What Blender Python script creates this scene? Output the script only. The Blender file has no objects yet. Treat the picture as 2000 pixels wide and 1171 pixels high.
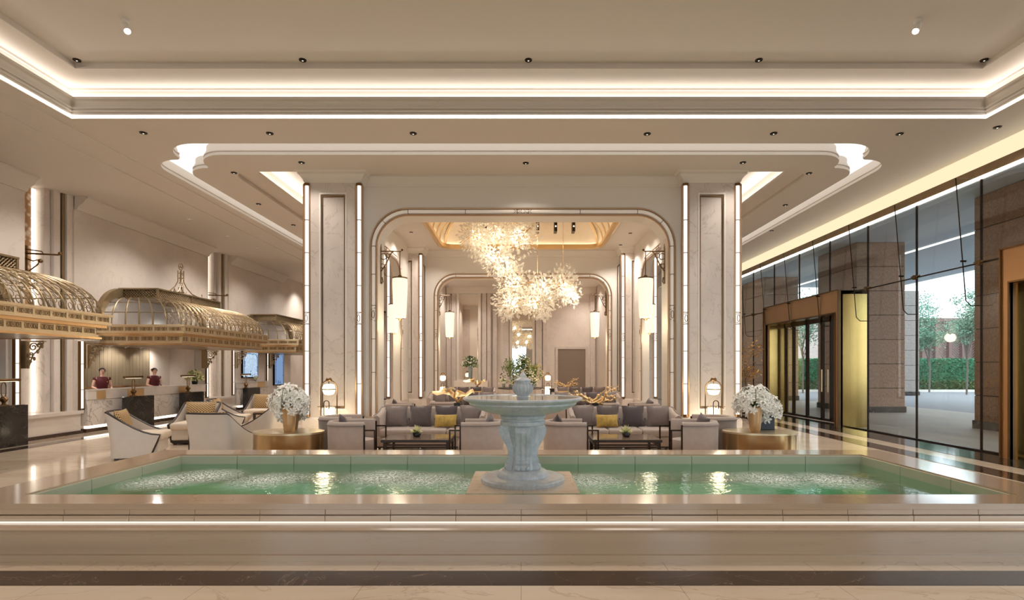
import bpy, bmesh, math, random
from mathutils import Vector, Matrix, noise
from mathutils.geometry import tessellate_polygon
random.seed(7)
PI = math.pi
SC = bpy.context.scene
COL = SC.collection

# ------------------------------------------------------------------ camera
F, CX, CY, EYE = 1056.0, 1018.0, 718.0, 1.65
cam_d = bpy.data.cameras.new('camera')
cam = bpy.data.objects.new('camera', cam_d); COL.objects.link(cam)
cam.location = (0, 0, EYE); cam.rotation_euler = (PI/2, 0, 0)
cam_d.sensor_width = 36.0; cam_d.lens = F*36.0/2000.0
cam_d.shift_x = (1000.0-CX)/2000.0; cam_d.shift_y = (CY-585.5)/2000.0
cam_d.clip_start = 0.05; cam_d.clip_end = 400
SC.camera = cam

# ------------------------------------------------------------------ exposure, world
SC.view_settings.view_transform = 'Standard'
SC.view_settings.look = 'None'
SC.view_settings.exposure = 0.16
SC.view_settings.gamma = 1.0
SC.view_settings.use_curve_mapping = False
SC.cycles.use_denoising = True
SC.cycles.max_bounces = 8
SC.cycles.diffuse_bounces = 5
SC.cycles.glossy_bounces = 4
SC.cycles.transparent_max_bounces = 16
SC.cycles.transmission_bounces = 6
SC.cycles.sample_clamp_indirect = 6.0
SC.cycles.caustics_reflective = False
SC.cycles.caustics_refractive = False
SC.cycles.blur_glossy = 0.5
world = bpy.data.worlds.new('overcast_sky'); SC.world = world
world.use_nodes = True
wn = world.node_tree.nodes; wl = world.node_tree.links
bg = wn['Background']
bg.inputs[0].default_value = (0.80, 0.91, 1.0, 1); bg.inputs[1].default_value = 3.4
LED_C = (1.0, 0.955, 0.89)
SPOT_C = (1.0, 0.92, 0.835)
COVE, RING, SPOT_E, TUBE, DOME = 6.0, 1.25, 125.0, 2.6, 3.6

def at(px, py, y):
    """photograph pixel at depth y -> world point"""
    return Vector(((px-CX)*y/F, y, EYE-(py-CY)*y/F))

# ------------------------------------------------------------------ materials
def lin(r, g, b):
    f = lambda c: (c/255)/12.92 if c/255 <= .04045 else ((c/255+.055)/1.055)**2.4
    return (f(r), f(g), f(b))
M = {}
def _new(name):
    m = bpy.data.materials.new(name); m.use_nodes = True
    nt = m.node_tree
    return m, nt, nt.nodes['Principled BSDF']
def _coords(nt, scale=1.0, stretch=(1, 1, 1)):
    tc = nt.nodes.new('ShaderNodeTexCoord'); mp = nt.nodes.new('ShaderNodeMapping')
    mp.inputs['Scale'].default_value = tuple(scale*s for s in stretch)
    nt.links.new(tc.outputs['Object'], mp.inputs[0]); return mp.outputs[0]
def mat(name, col, rough=.5, metal=0., var=0., vscale=4., bump=0., bscale=60., emit=None, es=0., sheen=0.,
        coat=0., trans=0., spec=None, stretch=(1, 1, 1)):
    m, nt, p = _new(name)
    p.inputs['Base Color'].default_value = (*col, 1)
    p.inputs['Roughness'].default_value = rough
    p.inputs['Metallic'].default_value = metal
    if spec is not None: p.inputs['Specular IOR Level'].default_value = spec
    if sheen: p.inputs['Sheen Weight'].default_value = sheen
    if coat: p.inputs['Coat Weight'].default_value = coat; p.inputs['Coat Roughness'].default_value = .05
    if trans: p.inputs['Transmission Weight'].default_value = trans
    if emit: p.inputs['Emission Color'].default_value = (*emit, 1); p.inputs['Emission Strength'].default_value = es
    if var:
        n = nt.nodes.new('ShaderNodeTexNoise'); n.inputs['Scale'].default_value = vscale; n.inputs['Detail'].default_value = 5
        nt.links.new(_coords(nt, 1, stretch), n.inputs['Vector'])
        r = nt.nodes.new('ShaderNodeValToRGB'); r.color_ramp.elements[0].position = .3; r.color_ramp.elements[1].position = .7
        r.color_ramp.elements[0].color = (*[c*(1-var) for c in col], 1)
        r.color_ramp.elements[1].color = (*[min(1, c*(1+var)) for c in col], 1)
        nt.links.new(n.outputs['Fac'], r.inputs[0]); nt.links.new(r.outputs[0], p.inputs['Base Color'])
    if bump:
        n = nt.nodes.new('ShaderNodeTexNoise'); n.inputs['Scale'].default_value = bscale; n.inputs['Detail'].default_value = 3
        nt.links.new(_coords(nt, 1, stretch), n.inputs['Vector'])
        b = nt.nodes.new('ShaderNodeBump'); b.inputs['Strength'].default_value = bump; b.inputs['Distance'].default_value = .01
        nt.links.new(n.outputs['Fac'], b.inputs['Height']); nt.links.new(b.outputs[0], p.inputs['Normal'])
    M[name] = m; return m
def marble(name, base, cloud, vein, rough=.2, scale=1., vw=.02, tile=None, vein_mix=.6, stretch=(1, 1, 1)):
    """base stone, soft clouds, thin veins, optional slab joints (colour only)"""
    m, nt, p = _new(name); L = nt.links
    p.inputs['Roughness'].default_value = rough
    co = _coords(nt, scale, stretch)
    n1 = nt.nodes.new('ShaderNodeTexNoise'); n1.inputs['Scale'].default_value = .9; n1.inputs['Detail'].default_value = 6
    n1.inputs['Distortion'].default_value = .6; L.new(co, n1.inputs['Vector'])
    r1 = nt.nodes.new('ShaderNodeValToRGB'); r1.color_ramp.elements[0].position = .35; r1.color_ramp.elements[1].position = .7
    r1.color_ramp.elements[0].color = (*base, 1); r1.color_ramp.elements[1].color = (*cloud, 1); L.new(n1.outputs['Fac'], r1.inputs[0])
    n2 = nt.nodes.new('ShaderNodeTexNoise'); n2.inputs['Scale'].default_value = 1.1; n2.inputs['Detail'].default_value = 7
    n2.inputs['Distortion'].default_value = 1.6; L.new(co, n2.inputs['Vector'])
    s = nt.nodes.new('ShaderNodeMath'); s.operation = 'SUBTRACT'; s.inputs[1].default_value = .5; L.new(n2.outputs['Fac'], s.inputs[0])
    a = nt.nodes.new('ShaderNodeMath'); a.operation = 'ABSOLUTE'; L.new(s.outputs[0], a.inputs[0])
    r2 = nt.nodes.new('ShaderNodeValToRGB'); r2.color_ramp.elements[0].position = 0; r2.color_ramp.elements[1].position = vw
    r2.color_ramp.elements[0].color = (vein_mix,)*3+(1,); r2.color_ramp.elements[1].color = (0, 0, 0, 1); L.new(a.outputs[0], r2.inputs[0])
    mx = nt.nodes.new('ShaderNodeMix'); mx.data_type = 'RGBA'
    L.new(r2.outputs[0], mx.inputs[0]); L.new(r1.outputs[0], mx.inputs[6]); mx.inputs[7].default_value = (*vein, 1)
    out = mx.outputs[2]
    if tile:
        tc = nt.nodes.new('ShaderNodeTexCoord')
        bk = nt.nodes.new('ShaderNodeTexBrick'); bk.offset = 0.0 if len(tile) < 3 else tile[2]
        bk.inputs['Scale'].default_value = 1; bk.inputs['Mortar Size'].default_value = .0025; bk.inputs['Mortar Smooth'].default_value = .1
        bk.inputs['Brick Width'].default_value = tile[0]; bk.inputs['Row Height'].default_value = tile[1]
        bk.inputs['Color1'].default_value = (1, 1, 1, 1); bk.inputs['Color2'].default_value = (.95, .95, .95, 1); bk.inputs['Mortar'].default_value = (.6, .55, .5, 1)
        L.new(tc.outputs['Object'], bk.inputs['Vector'])
        mm = nt.nodes.new('ShaderNodeMix'); mm.data_type = 'RGBA'; mm.blend_type = 'MULTIPLY'; mm.inputs[0].default_value = 1
        L.new(out, mm.inputs[6]); L.new(bk.outputs['Color'], mm.inputs[7]); out = mm.outputs[2]
    L.new(out, p.inputs['Base Color'])
    M[name] = m; return m
def emission(name, col, strength):
    m = bpy.data.materials.new(name); m.use_nodes = True; nt = m.node_tree
    nt.nodes.remove(nt.nodes['Principled BSDF'])
    e = nt.nodes.new('ShaderNodeEmission'); e.inputs[0].default_value = (*col, 1); e.inputs[1].default_value = strength
    nt.links.new(e.outputs[0], nt.nodes['Material Output'].inputs[0]); M[name] = m; return m
def glass(name, tint, ior=1.5, refl=(1, 1, 1), bump=None):
    m = bpy.data.materials.new(name); m.use_nodes = True; nt = m.node_tree; L = nt.links
    nt.nodes.remove(nt.nodes['Principled BSDF'])
    t = nt.nodes.new('ShaderNodeBsdfTransparent'); t.inputs[0].default_value = (*tint, 1)
    g = nt.nodes.new('ShaderNodeBsdfGlossy'); g.inputs['Roughness'].default_value = 0.0 if not bump else .03; g.inputs[0].default_value = (*refl, 1)
    fr = nt.nodes.new('ShaderNodeFresnel'); ge = nt.nodes.new('ShaderNodeNewGeometry'); mr = nt.nodes.new('ShaderNodeMapRange')
    mr.inputs[3].default_value = ior; mr.inputs[4].default_value = 1/ior          # same reflectance on both faces of a thin pane
    L.new(ge.outputs['Backfacing'], mr.inputs[0]); L.new(mr.outputs[0], fr.inputs[0])
    mx = nt.nodes.new('ShaderNodeMixShader')
    L.new(fr.outputs[0], mx.inputs[0]); L.new(t.outputs[0], mx.inputs[1]); L.new(g.outputs[0], mx.inputs[2])
    L.new(mx.outputs[0], nt.nodes['Material Output'].inputs[0]); M[name] = m
    return m, nt, g, fr, mx

W = (.80, .735, .655)
mat('ceiling_paint', (.72, .655, .59), .7)
mat('wall_paint', (.76, .69, .61), .6)
mat('plaster', (.78, .72, .65), .6)
marble('wall_marble', lin(228, 217, 207), lin(210, 199, 190), lin(178, 163, 152), .28, .8, .010, None, .25)
marble('column_marble', lin(216, 204, 196), lin(199, 188, 180), lin(156, 140, 128), .25, 1.2, .012, None, .4)
marble('floor_marble', lin(222, 203, 180), lin(206, 184, 160), lin(168, 140, 112), .07, .7, .012, (1.2, 1.2), .45, (1, 2.2, 1))
marble('dark_marble', lin(72, 54, 44), lin(56, 42, 35), lin(150, 128, 112), .07, 1.2, .004, None, .6)
marble('black_marble', lin(30, 29, 28), lin(48, 44, 42), lin(120, 110, 100), .07, 1.5, .01, None, .4)
marble('desk_marble', lin(232, 222, 212), lin(214, 202, 194), lin(128, 112, 104), .2, 1.3, .018, None, .7)
marble('pool_stone', lin(190, 164, 138), lin(176, 150, 126), lin(146, 122, 102), .2, .8, .004, None, .2, (.25, 1, 5))
marble('fountain_marble', lin(206, 208, 211), lin(184, 188, 193), lin(150, 154, 160), .28, 12, .06, None, .3)
marble('granite', lin(182, 134, 98), lin(150, 108, 78), lin(88, 62, 46), .5, 14, .06, None, .6)
marble('granite_light', lin(168, 156, 148), lin(146, 134, 126), lin(100, 90, 84), .5, 14, .06, None, .6)
_c = M['pool_stone'].node_tree.nodes['Principled BSDF']; _c.inputs['Coat Weight'].default_value = .8; _c.inputs['Coat Roughness'].default_value = .1; _c.inputs['Coat IOR'].default_value = 1.65
mat('brass', lin(226, 208, 174), .3, .85, .06, 3)
mat('brass_dark', lin(160, 138, 108), .36, .85, .1, 6)
mat('brass_brushed', lin(190, 160, 118), .2, 1., .1, 6, stretch=(1, 1, .02))
mat('champagne_satin', lin(214, 180, 138), .35, .7)
mat('gold_leaf', lin(200, 150, 80), .4, .6)
mat('gold_pale', lin(232, 200, 150), .3, .85)
mat('gold_polished', lin(204, 170, 104), .16, 1., .05, 2)
mat('copper_bronze', lin(184, 144, 104), .3, .9, .05, 2, stretch=(1, 1, .1))
mat('bronze', lin(120, 92, 62), .3, 1.)
mat('bronze_dark', lin(62, 50, 42), .35, 1.)
mat('champagne', lin(222, 186, 138), .22, 1.)
mat('bronze_mirror', lin(150, 136, 114), .3, .35, .08, 3, stretch=(1, 1, .05))
mat('mirror', (.86, .83, .78), .02, 1.)
mat('lattice_gold', lin(154, 134, 104), .42, .75, .12, 5)
mat('dome_gold', lin(240, 220, 190), .5, .2, .04, 2)
mat('black_metal', lin(38, 33, 30), .35, .8)
mat('dark_wood', lin(46, 34, 28), .35, 0, .2, 8)
mat('table_top', lin(140, 118, 98), .12, 0, .1, 5, coat=.5)
mat('velvet_light', lin(176, 159, 149), .75, 0, .05, 12, sheen=.3)
mat('velvet_mid', lin(128, 114, 110), .75, 0, .08, 10, sheen=.3)
mat('velvet_dark', lin(98, 86, 84), .8, 0, .12, 14, sheen=.3)
mat('velvet_plum', lin(84, 72, 75), .8, 0, .1, 14, sheen=.3)
mat('cushion_yellow', lin(190, 156, 78), .8, 0, .3, 11, sheen=.2)
mat('chair_leather', lin(208, 200, 192), .45, 0, .03, 6)
mat('seat_fabric', lin(206, 190, 172), .8, 0, .04, 20)
mat('dark_trim', lin(44, 34, 30), .4)
mat('white_petal', lin(244, 241, 234), .55)
mat('cream_petal', lin(232, 226, 178), .6)
mat('leaf_green', lin(62, 92, 44), .55, 0, .25, 12)
mat('leaf_light', lin(128, 150, 80), .55, 0, .25, 12)
mat('hedge_green', lin(44, 122, 84), .6, 0, .35, 5)
mat('tree_green', lin(116, 158, 132), .6, 0, .3, 4)
mat('bark', lin(110, 100, 92), .8)
mat('asphalt', lin(128, 128, 132), .7, 0, .08, 2)
mat('paving', lin(176, 166, 152), .6, 0, .06, 1)
mat('skin', lin(232, 186, 166), .5)
mat('hair', lin(24, 16, 14), .65, spec=.2)
mat('maroon', lin(86, 22, 30), .75)
mat('lips', lin(150, 50, 50), .5)
mat('eye', lin(30, 22, 20), .3)
mat('badge_gold', lin(220, 180, 90), .3, 1.)
mat('pot_black', lin(24, 22, 22), .3)
mat('pot_slate', lin(70, 74, 86), .5)
mat('glass_vase', lin(190, 206, 204), .08, 0, trans=.6)
mat('soffit_grey', lin(212, 220, 230), .5)
mat('building', lin(196, 178, 172), .7)
mat('building_dark', lin(120, 92, 86), .6)
mat('spot_white', (.85, .83, .8), .4)
mat('spot_black', (.03, .025, .02), .5)
mat('pool_tile', lin(192, 186, 166), .3, 0, .03, 4)
mat('pool_floor', lin(108, 164, 134), .4, 0, .08, 2)
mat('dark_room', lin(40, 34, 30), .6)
mat('grey_recess', lin(132, 118, 106), .6)
emission('led', LED_C, COVE)
emission('led_ring', LED_C, RING)
emission('led_side', LED_C, 14.)
emission('led_line', (1, .95, .87), 5.)
emission('led_niche', (1, .90, .74), 2.6)
emission('tube_light', (1, .93, .84), TUBE*.42)
emission('lamp_glow', (1, .86, .62), 1.7)
emission('globe_glow', (1, .84, .58), 3.4)
emission('spot_lens', (1, .95, .85), 9.)
emission('dome_led', (1, .88, .72), DOME*2.2)
emission('step_led', (1, .92, .80), 1.0)
emission('desk_led', (1, .9, .76), 2.4)
emission('soffit_line', (1, .96, .9), 2.5)
emission('cove_wash_glow', (1, .84, .54), .95)
glass('window_glass', (.92, .95, .95), 1.45)
glass('fin_glass', (.93, .96, .96), 1.3)
glass('door_glass', (.92, .94, .92), 1.4)
mat('tube_glass', lin(226, 214, 200), .25)

# patterned chair fabric: woven gold trellis
m, nt, p = _new('trellis_fabric'); M['trellis_fabric'] = m
co = _coords(nt, 1)
ck = nt.nodes.new('ShaderNodeTexWave'); ck.wave_type = 'BANDS'; ck.bands_direction = 'DIAGONAL'; ck.inputs['Scale'].default_value = 10
ck2 = nt.nodes.new('ShaderNodeTexWave'); ck2.bands_direction = 'DIAGONAL'; ck2.inputs['Scale'].default_value = 10
mp2 = nt.nodes.new('ShaderNodeMapping'); mp2.inputs['Scale'].default_value = (-1, 1, 1)
nt.links.new(co, ck.inputs['Vector']); nt.links.new(co, mp2.inputs[0]); nt.links.new(mp2.outputs[0], ck2.inputs['Vector'])
mxx = nt.nodes.new('ShaderNodeMath'); mxx.operation = 'MAXIMUM'
nt.links.new(ck.outputs['Fac'], mxx.inputs[0]); nt.links.new(ck2.outputs['Fac'], mxx.inputs[1])
rr = nt.nodes.new('ShaderNodeValToRGB'); rr.color_ramp.elements[0].position = .80; rr.color_ramp.elements[1].position = .92
rr.color_ramp.elements[0].color = (*lin(120, 84, 42), 1); rr.color_ramp.elements[1].color = (*lin(206, 178, 132), 1)
nt.links.new(mxx.outputs[0], rr.inputs[0]); nt.links.new(rr.outputs[0], p.inputs['Base Color']); p.inputs['Roughness'].default_value = .7
# gold floral mosaic
m, nt, p = _new('floral_mosaic'); M['floral_mosaic'] = m
co = _coords(nt, 1)
vo = nt.nodes.new('ShaderNodeTexVoronoi'); vo.inputs['Scale'].default_value = 9; nt.links.new(co, vo.inputs['Vector'])
no = nt.nodes.new('ShaderNodeTexNoise'); no.inputs['Scale'].default_value = 3.2; nt.links.new(co, no.inputs['Vector'])
mu = nt.nodes.new('ShaderNodeMath'); mu.operation = 'MULTIPLY'; nt.links.new(vo.outputs['Distance'], mu.inputs[0]); nt.links.new(no.outputs['Fac'], mu.inputs[1])
rr = nt.nodes.new('ShaderNodeValToRGB'); rr.color_ramp.elements[0].position = .1; rr.color_ramp.elements[1].position = .24
rr.color_ramp.elements[0].color = (*lin(226, 208, 188), 1); rr.color_ramp.elements[1].color = (*lin(176, 132, 84), 1)
nt.links.new(mu.outputs[0], rr.inputs[0]); nt.links.new(rr.outputs[0], p.inputs['Base Color']); p.inputs['Roughness'].default_value = .4
# backlit blue screen with an arched floral border
m = bpy.data.materials.new('screen_blue'); m.use_nodes = True; nt = m.node_tree; M['screen_blue'] = m
nt.nodes.remove(nt.nodes['Principled BSDF'])
co = _coords(nt, 1)
vo = nt.nodes.new('ShaderNodeTexVoronoi'); vo.inputs['Scale'].default_value = 9; nt.links.new(co, vo.inputs['Vector'])
gr = nt.nodes.new('ShaderNodeTexNoise'); gr.inputs['Scale'].default_value = 2.0; nt.links.new(co, gr.inputs['Vector'])
mu = nt.nodes.new('ShaderNodeMath'); mu.operation = 'MULTIPLY'; nt.links.new(vo.outputs['Distance'], mu.inputs[0]); nt.links.new(gr.outputs['Fac'], mu.inputs[1])
rr = nt.nodes.new('ShaderNodeValToRGB'); rr.color_ramp.elements[0].position = .06; rr.color_ramp.elements[1].position = .3
rr.color_ramp.elements[0].color = (*lin(214, 232, 246), 1); rr.color_ramp.elements[1].color = (*lin(184, 210, 236), 1)
nt.links.new(mu.outputs[0], rr.inputs[0])
em = nt.nodes.new('ShaderNodeEmission'); em.inputs[1].default_value = .85; nt.links.new(rr.outputs[0], em.inputs[0])
nt.links.new(em.outputs[0], nt.nodes['Material Output'].inputs[0])
# water: clear green tint, ripples, rougher patches with white sparkle painted in
m, nt, g, fr, mx = glass('pool_water', (.66, .92, .78), 1.33)
L = nt.links
co = _coords(nt, 1)
na = nt.nodes.new('ShaderNodeTexNoise'); na.inputs['Scale'].default_value = 9; na.inputs['Detail'].default_value = 4; na.inputs['Distortion'].default_value = .8
L.new(co, na.inputs['Vector'])
nb = nt.nodes.new('ShaderNodeTexNoise'); nb.inputs['Scale'].default_value = .75; nb.inputs['Detail'].default_value = 1; L.new(co, nb.inputs['Vector'])
rb = nt.nodes.new('ShaderNodeMapRange'); rb.inputs[1].default_value = .45; rb.inputs[2].default_value = .65; rb.inputs[3].default_value = .10; rb.inputs[4].default_value = .5
L.new(nb.outputs['Fac'], rb.inputs[0])
bp = nt.nodes.new('ShaderNodeBump'); bp.inputs['Distance'].default_value = .05
L.new(rb.outputs[0], bp.inputs['Strength']); L.new(na.outputs['Fac'], bp.inputs['Height'])
L.new(bp.outputs[0], g.inputs['Normal']); L.new(bp.outputs[0], fr.inputs['Normal'])
SPARKLES = [(px, py) for px, py in ((395, 930), (330, 938), (520, 938), (745, 932), (830, 938), (1150, 940), (1510, 936), (1625, 938), (935, 948))]
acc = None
for (px, py) in SPARKLES:
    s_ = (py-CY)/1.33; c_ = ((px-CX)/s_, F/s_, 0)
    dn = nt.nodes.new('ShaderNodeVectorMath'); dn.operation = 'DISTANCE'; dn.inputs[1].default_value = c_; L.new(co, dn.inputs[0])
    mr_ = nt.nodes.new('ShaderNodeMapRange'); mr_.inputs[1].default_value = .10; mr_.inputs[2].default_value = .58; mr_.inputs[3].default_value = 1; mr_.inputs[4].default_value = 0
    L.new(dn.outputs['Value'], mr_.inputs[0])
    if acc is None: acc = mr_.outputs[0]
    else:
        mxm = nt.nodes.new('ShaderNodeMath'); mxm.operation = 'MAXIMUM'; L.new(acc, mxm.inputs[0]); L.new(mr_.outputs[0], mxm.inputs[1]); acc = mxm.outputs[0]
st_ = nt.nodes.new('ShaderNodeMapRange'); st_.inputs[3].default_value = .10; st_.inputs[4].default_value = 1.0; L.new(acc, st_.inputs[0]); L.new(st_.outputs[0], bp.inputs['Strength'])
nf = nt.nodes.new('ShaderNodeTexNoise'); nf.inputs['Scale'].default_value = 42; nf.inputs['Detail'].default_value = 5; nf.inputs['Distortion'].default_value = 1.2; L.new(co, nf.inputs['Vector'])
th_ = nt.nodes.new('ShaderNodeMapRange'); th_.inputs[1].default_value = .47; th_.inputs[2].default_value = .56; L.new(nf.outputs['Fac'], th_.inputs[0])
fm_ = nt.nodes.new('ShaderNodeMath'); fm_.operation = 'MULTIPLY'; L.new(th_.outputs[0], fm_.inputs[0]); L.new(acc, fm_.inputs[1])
fo_ = nt.nodes.new('ShaderNodeBsdfDiffuse'); fo_.inputs[0].default_value = (.9, .95, .93, 1)  # white diffuse colour stands in for glints on the rough patches
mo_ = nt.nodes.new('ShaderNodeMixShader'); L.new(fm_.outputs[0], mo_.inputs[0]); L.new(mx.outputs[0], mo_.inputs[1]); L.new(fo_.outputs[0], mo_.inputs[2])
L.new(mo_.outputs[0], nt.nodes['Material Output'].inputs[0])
# chandelier leaves: thin translucent porcelain
m, nt, p = _new('leaf_porcelain'); M['leaf_porcelain'] = m
p.inputs['Base Color'].default_value = (.95, .92, .86, 1); p.inputs['Roughness'].default_value = .2
tr = nt.nodes.new('ShaderNodeBsdfTranslucent'); tr.inputs[0].default_value = (1, .92, .78, 1)
ms = nt.nodes.new('ShaderNodeMixShader'); ms.inputs[0].default_value = .45
nt.links.new(p.outputs[0], ms.inputs[1]); nt.links.new(tr.outputs[0], ms.inputs[2])
nt.links.new(ms.outputs[0], nt.nodes['Material Output'].inputs[0])
glass('bowl_water', (.86, .88, .84), 1.4)
emission('screen_motif', lin(96, 124, 176), .6)
emission('screen_dim', lin(150, 182, 226), .62)
# lantern shade: frosted glass glowing from inside
mat('lantern_glow', (.85, .8, .7), .4, emit=(1, .90, .70), es=.62)

# ------------------------------------------------------------------ mesh builder
class MB:
    def __init__(s): s.v = []; s.f = []
    def add(s, vs, fs, X=None):
        o = len(s.v)
        s.v += [tuple(X @ Vector(v)) for v in vs] if X is not None else [tuple(v) for v in vs]
        s.f += [tuple(i+o for i in f) for f in fs]; return s
    def box(s, x0, x1, y0, y1, z0, z1, X=None):
        vs = [(x, y, z) for z in (z0, z1) for y in (y0, y1) for x in (x0, x1)]
        return s.add(vs, [(0, 2, 3, 1), (4, 5, 7, 6), (0, 1, 5, 4), (2, 6, 7, 3), (0, 4, 6, 2), (1, 3, 7, 5)], X)
    def rbox(s, c, size, r, seg=2, X=None):
        bm = bmesh.new(); bmesh.ops.create_cube(bm, size=1)
        for v in bm.verts: v.co = Vector((v.co.x*size[0]+c[0], v.co.y*size[1]+c[1], v.co.z*size[2]+c[2]))
        bmesh.ops.bevel(bm, geom=bm.edges[:]+bm.verts[:], offset=r, segments=seg, affect='EDGES', profile=.5)
        bm.verts.index_update()
        s.add([v.co[:] for v in bm.verts], [[v.index for v in f.verts] for f in bm.faces], X); bm.free(); return s
    def quad(s, a, b, c, d): return s.add([a, b, c, d], [(0, 1, 2, 3)])
    def cyl(s, p0, p1, r0, r1=None, n=12, caps=True):
        r1 = r0 if r1 is None else r1
        return s.tube([p0, p1], [r0, r1], n, caps=caps)
    def tube(s, pts, r, n=6, closed=False, caps=True):
        pts = [Vector(p) for p in pts]; k = len(pts)
        rs = r if isinstance(r, (list, tuple)) else [r]*k
        T = []
        for i in range(k):
            a = pts[(i-1) % k] if (closed or i > 0) else pts[i]; b = pts[(i+1) % k] if (closed or i < k-1) else pts[i]
            t = (b-a); T.append(t.normalized() if t.length > 1e-9 else Vector((0, 0, 1)))
        up = Vector((0, 0, 1)) if abs(T[0].z) < .9 else Vector((1, 0, 0))
        nrm = (up-T[0]*up.dot(T[0])).normalized()
        o = len(s.v)
        for i in range(k):
            nrm = (nrm-T[i]*nrm.dot(T[i]))
            nrm = nrm.normalized() if nrm.length > 1e-6 else T[i].orthogonal().normalized()
            b = T[i].cross(nrm)
            for j in range(n):
                a = 2*PI*j/n
                s.v.append(tuple(pts[i]+(nrm*math.cos(a)+b*math.sin(a))*rs[i]))
        for i in range(k if closed else k-1):
            i2 = (i+1) % k
            for j in range(n):
                j2 = (j+1) % n
                s.f.append((o+i*n+j, o+i*n+j2, o+i2*n+j2, o+i2*n+j))
        if caps and not closed:
            s.f.append(tuple(o+j for j in reversed(range(n)))); s.f.append(tuple(o+(k-1)*n+j for j in range(n)))
        return s
    def lathe(s, prof, n=24, c=(0, 0, 0), sx=1, sy=1, X=None):
        vs = []; fs = []
        for (r, z) in prof:
            for j in range(n):
                a = 2*PI*j/n; vs.append((c[0]+r*math.cos(a)*sx, c[1]+r*math.sin(a)*sy, c[2]+z))
        for i in range(len(prof)-1):
            for j in range(n):
                j2 = (j+1) % n; fs.append((i*n+j, i*n+j2, (i+1)*n+j2, (i+1)*n+j))
        fs.append(tuple(reversed(range(n)))); fs.append(tuple((len(prof)-1)*n+j for j in range(n)))
        return s.add(vs, fs, X)
    def ball(s, c, r, n=12, m=8, X=None):
        rx, ry, rz = r if isinstance(r, (tuple, list)) else (r, r, r)
        vs = []; fs = []
        for i in range(m+1):
            t = PI*i/m
            for j in range(n):
                a = 2*PI*j/n
                vs.append((c[0]+rx*math.sin(t)*math.cos(a), c[1]+ry*math.sin(t)*math.sin(a), c[2]-rz*math.cos(t)))
        for i in range(m):
            for j in range(n):
                j2 = (j+1) % n; fs.append((i*n+j, i*n+j2, (i+1)*n+j2, (i+1)*n+j))
        return s.add(vs, fs, X)
    def sheet(s, outer, holes, z, axis='z'):
        loops = [outer]+list(holes); flat = [p for l in loops for p in l]
        tris = tessellate_polygon([[Vector((p[0], p[1], 0)) for p in l] for l in loops])
        m = {'z': lambda p: (p[0], p[1], z), 'y': lambda p: (p[0], z, p[1]), 'x': lambda p: (z, p[0], p[1])}[axis]
        return s.add([m(p) for p in flat], [tuple(t) for t in tris])
    def prism(s, outer, a0, a1, axis='z', holes=()):
        loops = [outer]+list(holes); flat = [p for l in loops for p in l]
        tris = tessellate_polygon([[Vector((p[0], p[1], 0)) for p in l] for l in loops])
        def mp(p, a): return {'z': (p[0], p[1], a), 'y': (p[0], a, p[1]), 'x': (a, p[0], p[1])}[axis]
        k = len(flat); vs = [mp(p, a0) for p in flat]+[mp(p, a1) for p in flat]
        fs = [tuple(t) for t in tris]+[tuple(k+i for i in reversed(t)) for t in tris]
        o = 0
        for l in loops:
            q = len(l)
            for i in range(q): fs.append((o+i, o+(i+1) % q, k+o+(i+1) % q, k+o+i))
            o += q
        return s.add(vs, fs)
    def rings(s, loops, closed=True):
        """skin a list of equal-length closed loops"""
        n = len(loops[0]); o = len(s.v)
        for l in loops: s.v += [tuple(p) for p in l]
        for i in range(len(loops)-1):
            for j in range(n if closed else n-1):
                j2 = (j+1) % n; s.f.append((o+i*n+j, o+i*n+j2, o+(i+1)*n+j2, o+(i+1)*n+j))
        return s
    def pillow(s, w, h, t, n=8, X=None):
        """stuffed square cushion standing in the XZ plane, thickness along y"""
        vs = []; fs = []
        for sd in (-1, 1):
            o = len(vs)
            for i in range(n+1):
                for j in range(n+1):
                    u, v = 2*i/n-1, 2*j/n-1
                    b = max(0, (1-u*u)*(1-v*v))**.42
                    pin = 1-.07*(1-abs(v)**2)*(abs(u)**3); pin2 = 1-.07*(1-abs(u)**2)*(abs(v)**3)
                    vs.append((u*w/2*pin, sd*t/2*b, v*h/2*pin2))
            for i in range(n):
                for j in range(n):
                    q = (o+i*(n+1)+j, o+(i+1)*(n+1)+j, o+(i+1)*(n+1)+j+1, o+i*(n+1)+j+1)
                    fs.append(q if sd < 0 else q[::-1])
        return s.add(vs, fs, X)
    def build(s, name, m, parent=None, smooth=35, kind=None, label=None, weld=True):
        me = bpy.data.meshes.new(name); me.from_pydata(s.v, [], s.f)
        bm = bmesh.new(); bm.from_mesh(me)
        if weld: bmesh.ops.remove_doubles(bm, verts=bm.verts[:], dist=1e-5)
        bmesh.ops.recalc_face_normals(bm, faces=bm.faces[:])
        bm.to_mesh(me); bm.free()
        if smooth:
            me.shade_smooth(); me.set_sharp_from_angle(angle=math.radians(smooth))
        me.materials.append(M[m])
        o = bpy.data.objects.new(name, me); COL.objects.link(o)
        if parent: o.parent = parent
        if kind: o['kind'] = kind
        if label: o['label'] = label
        return o

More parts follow.
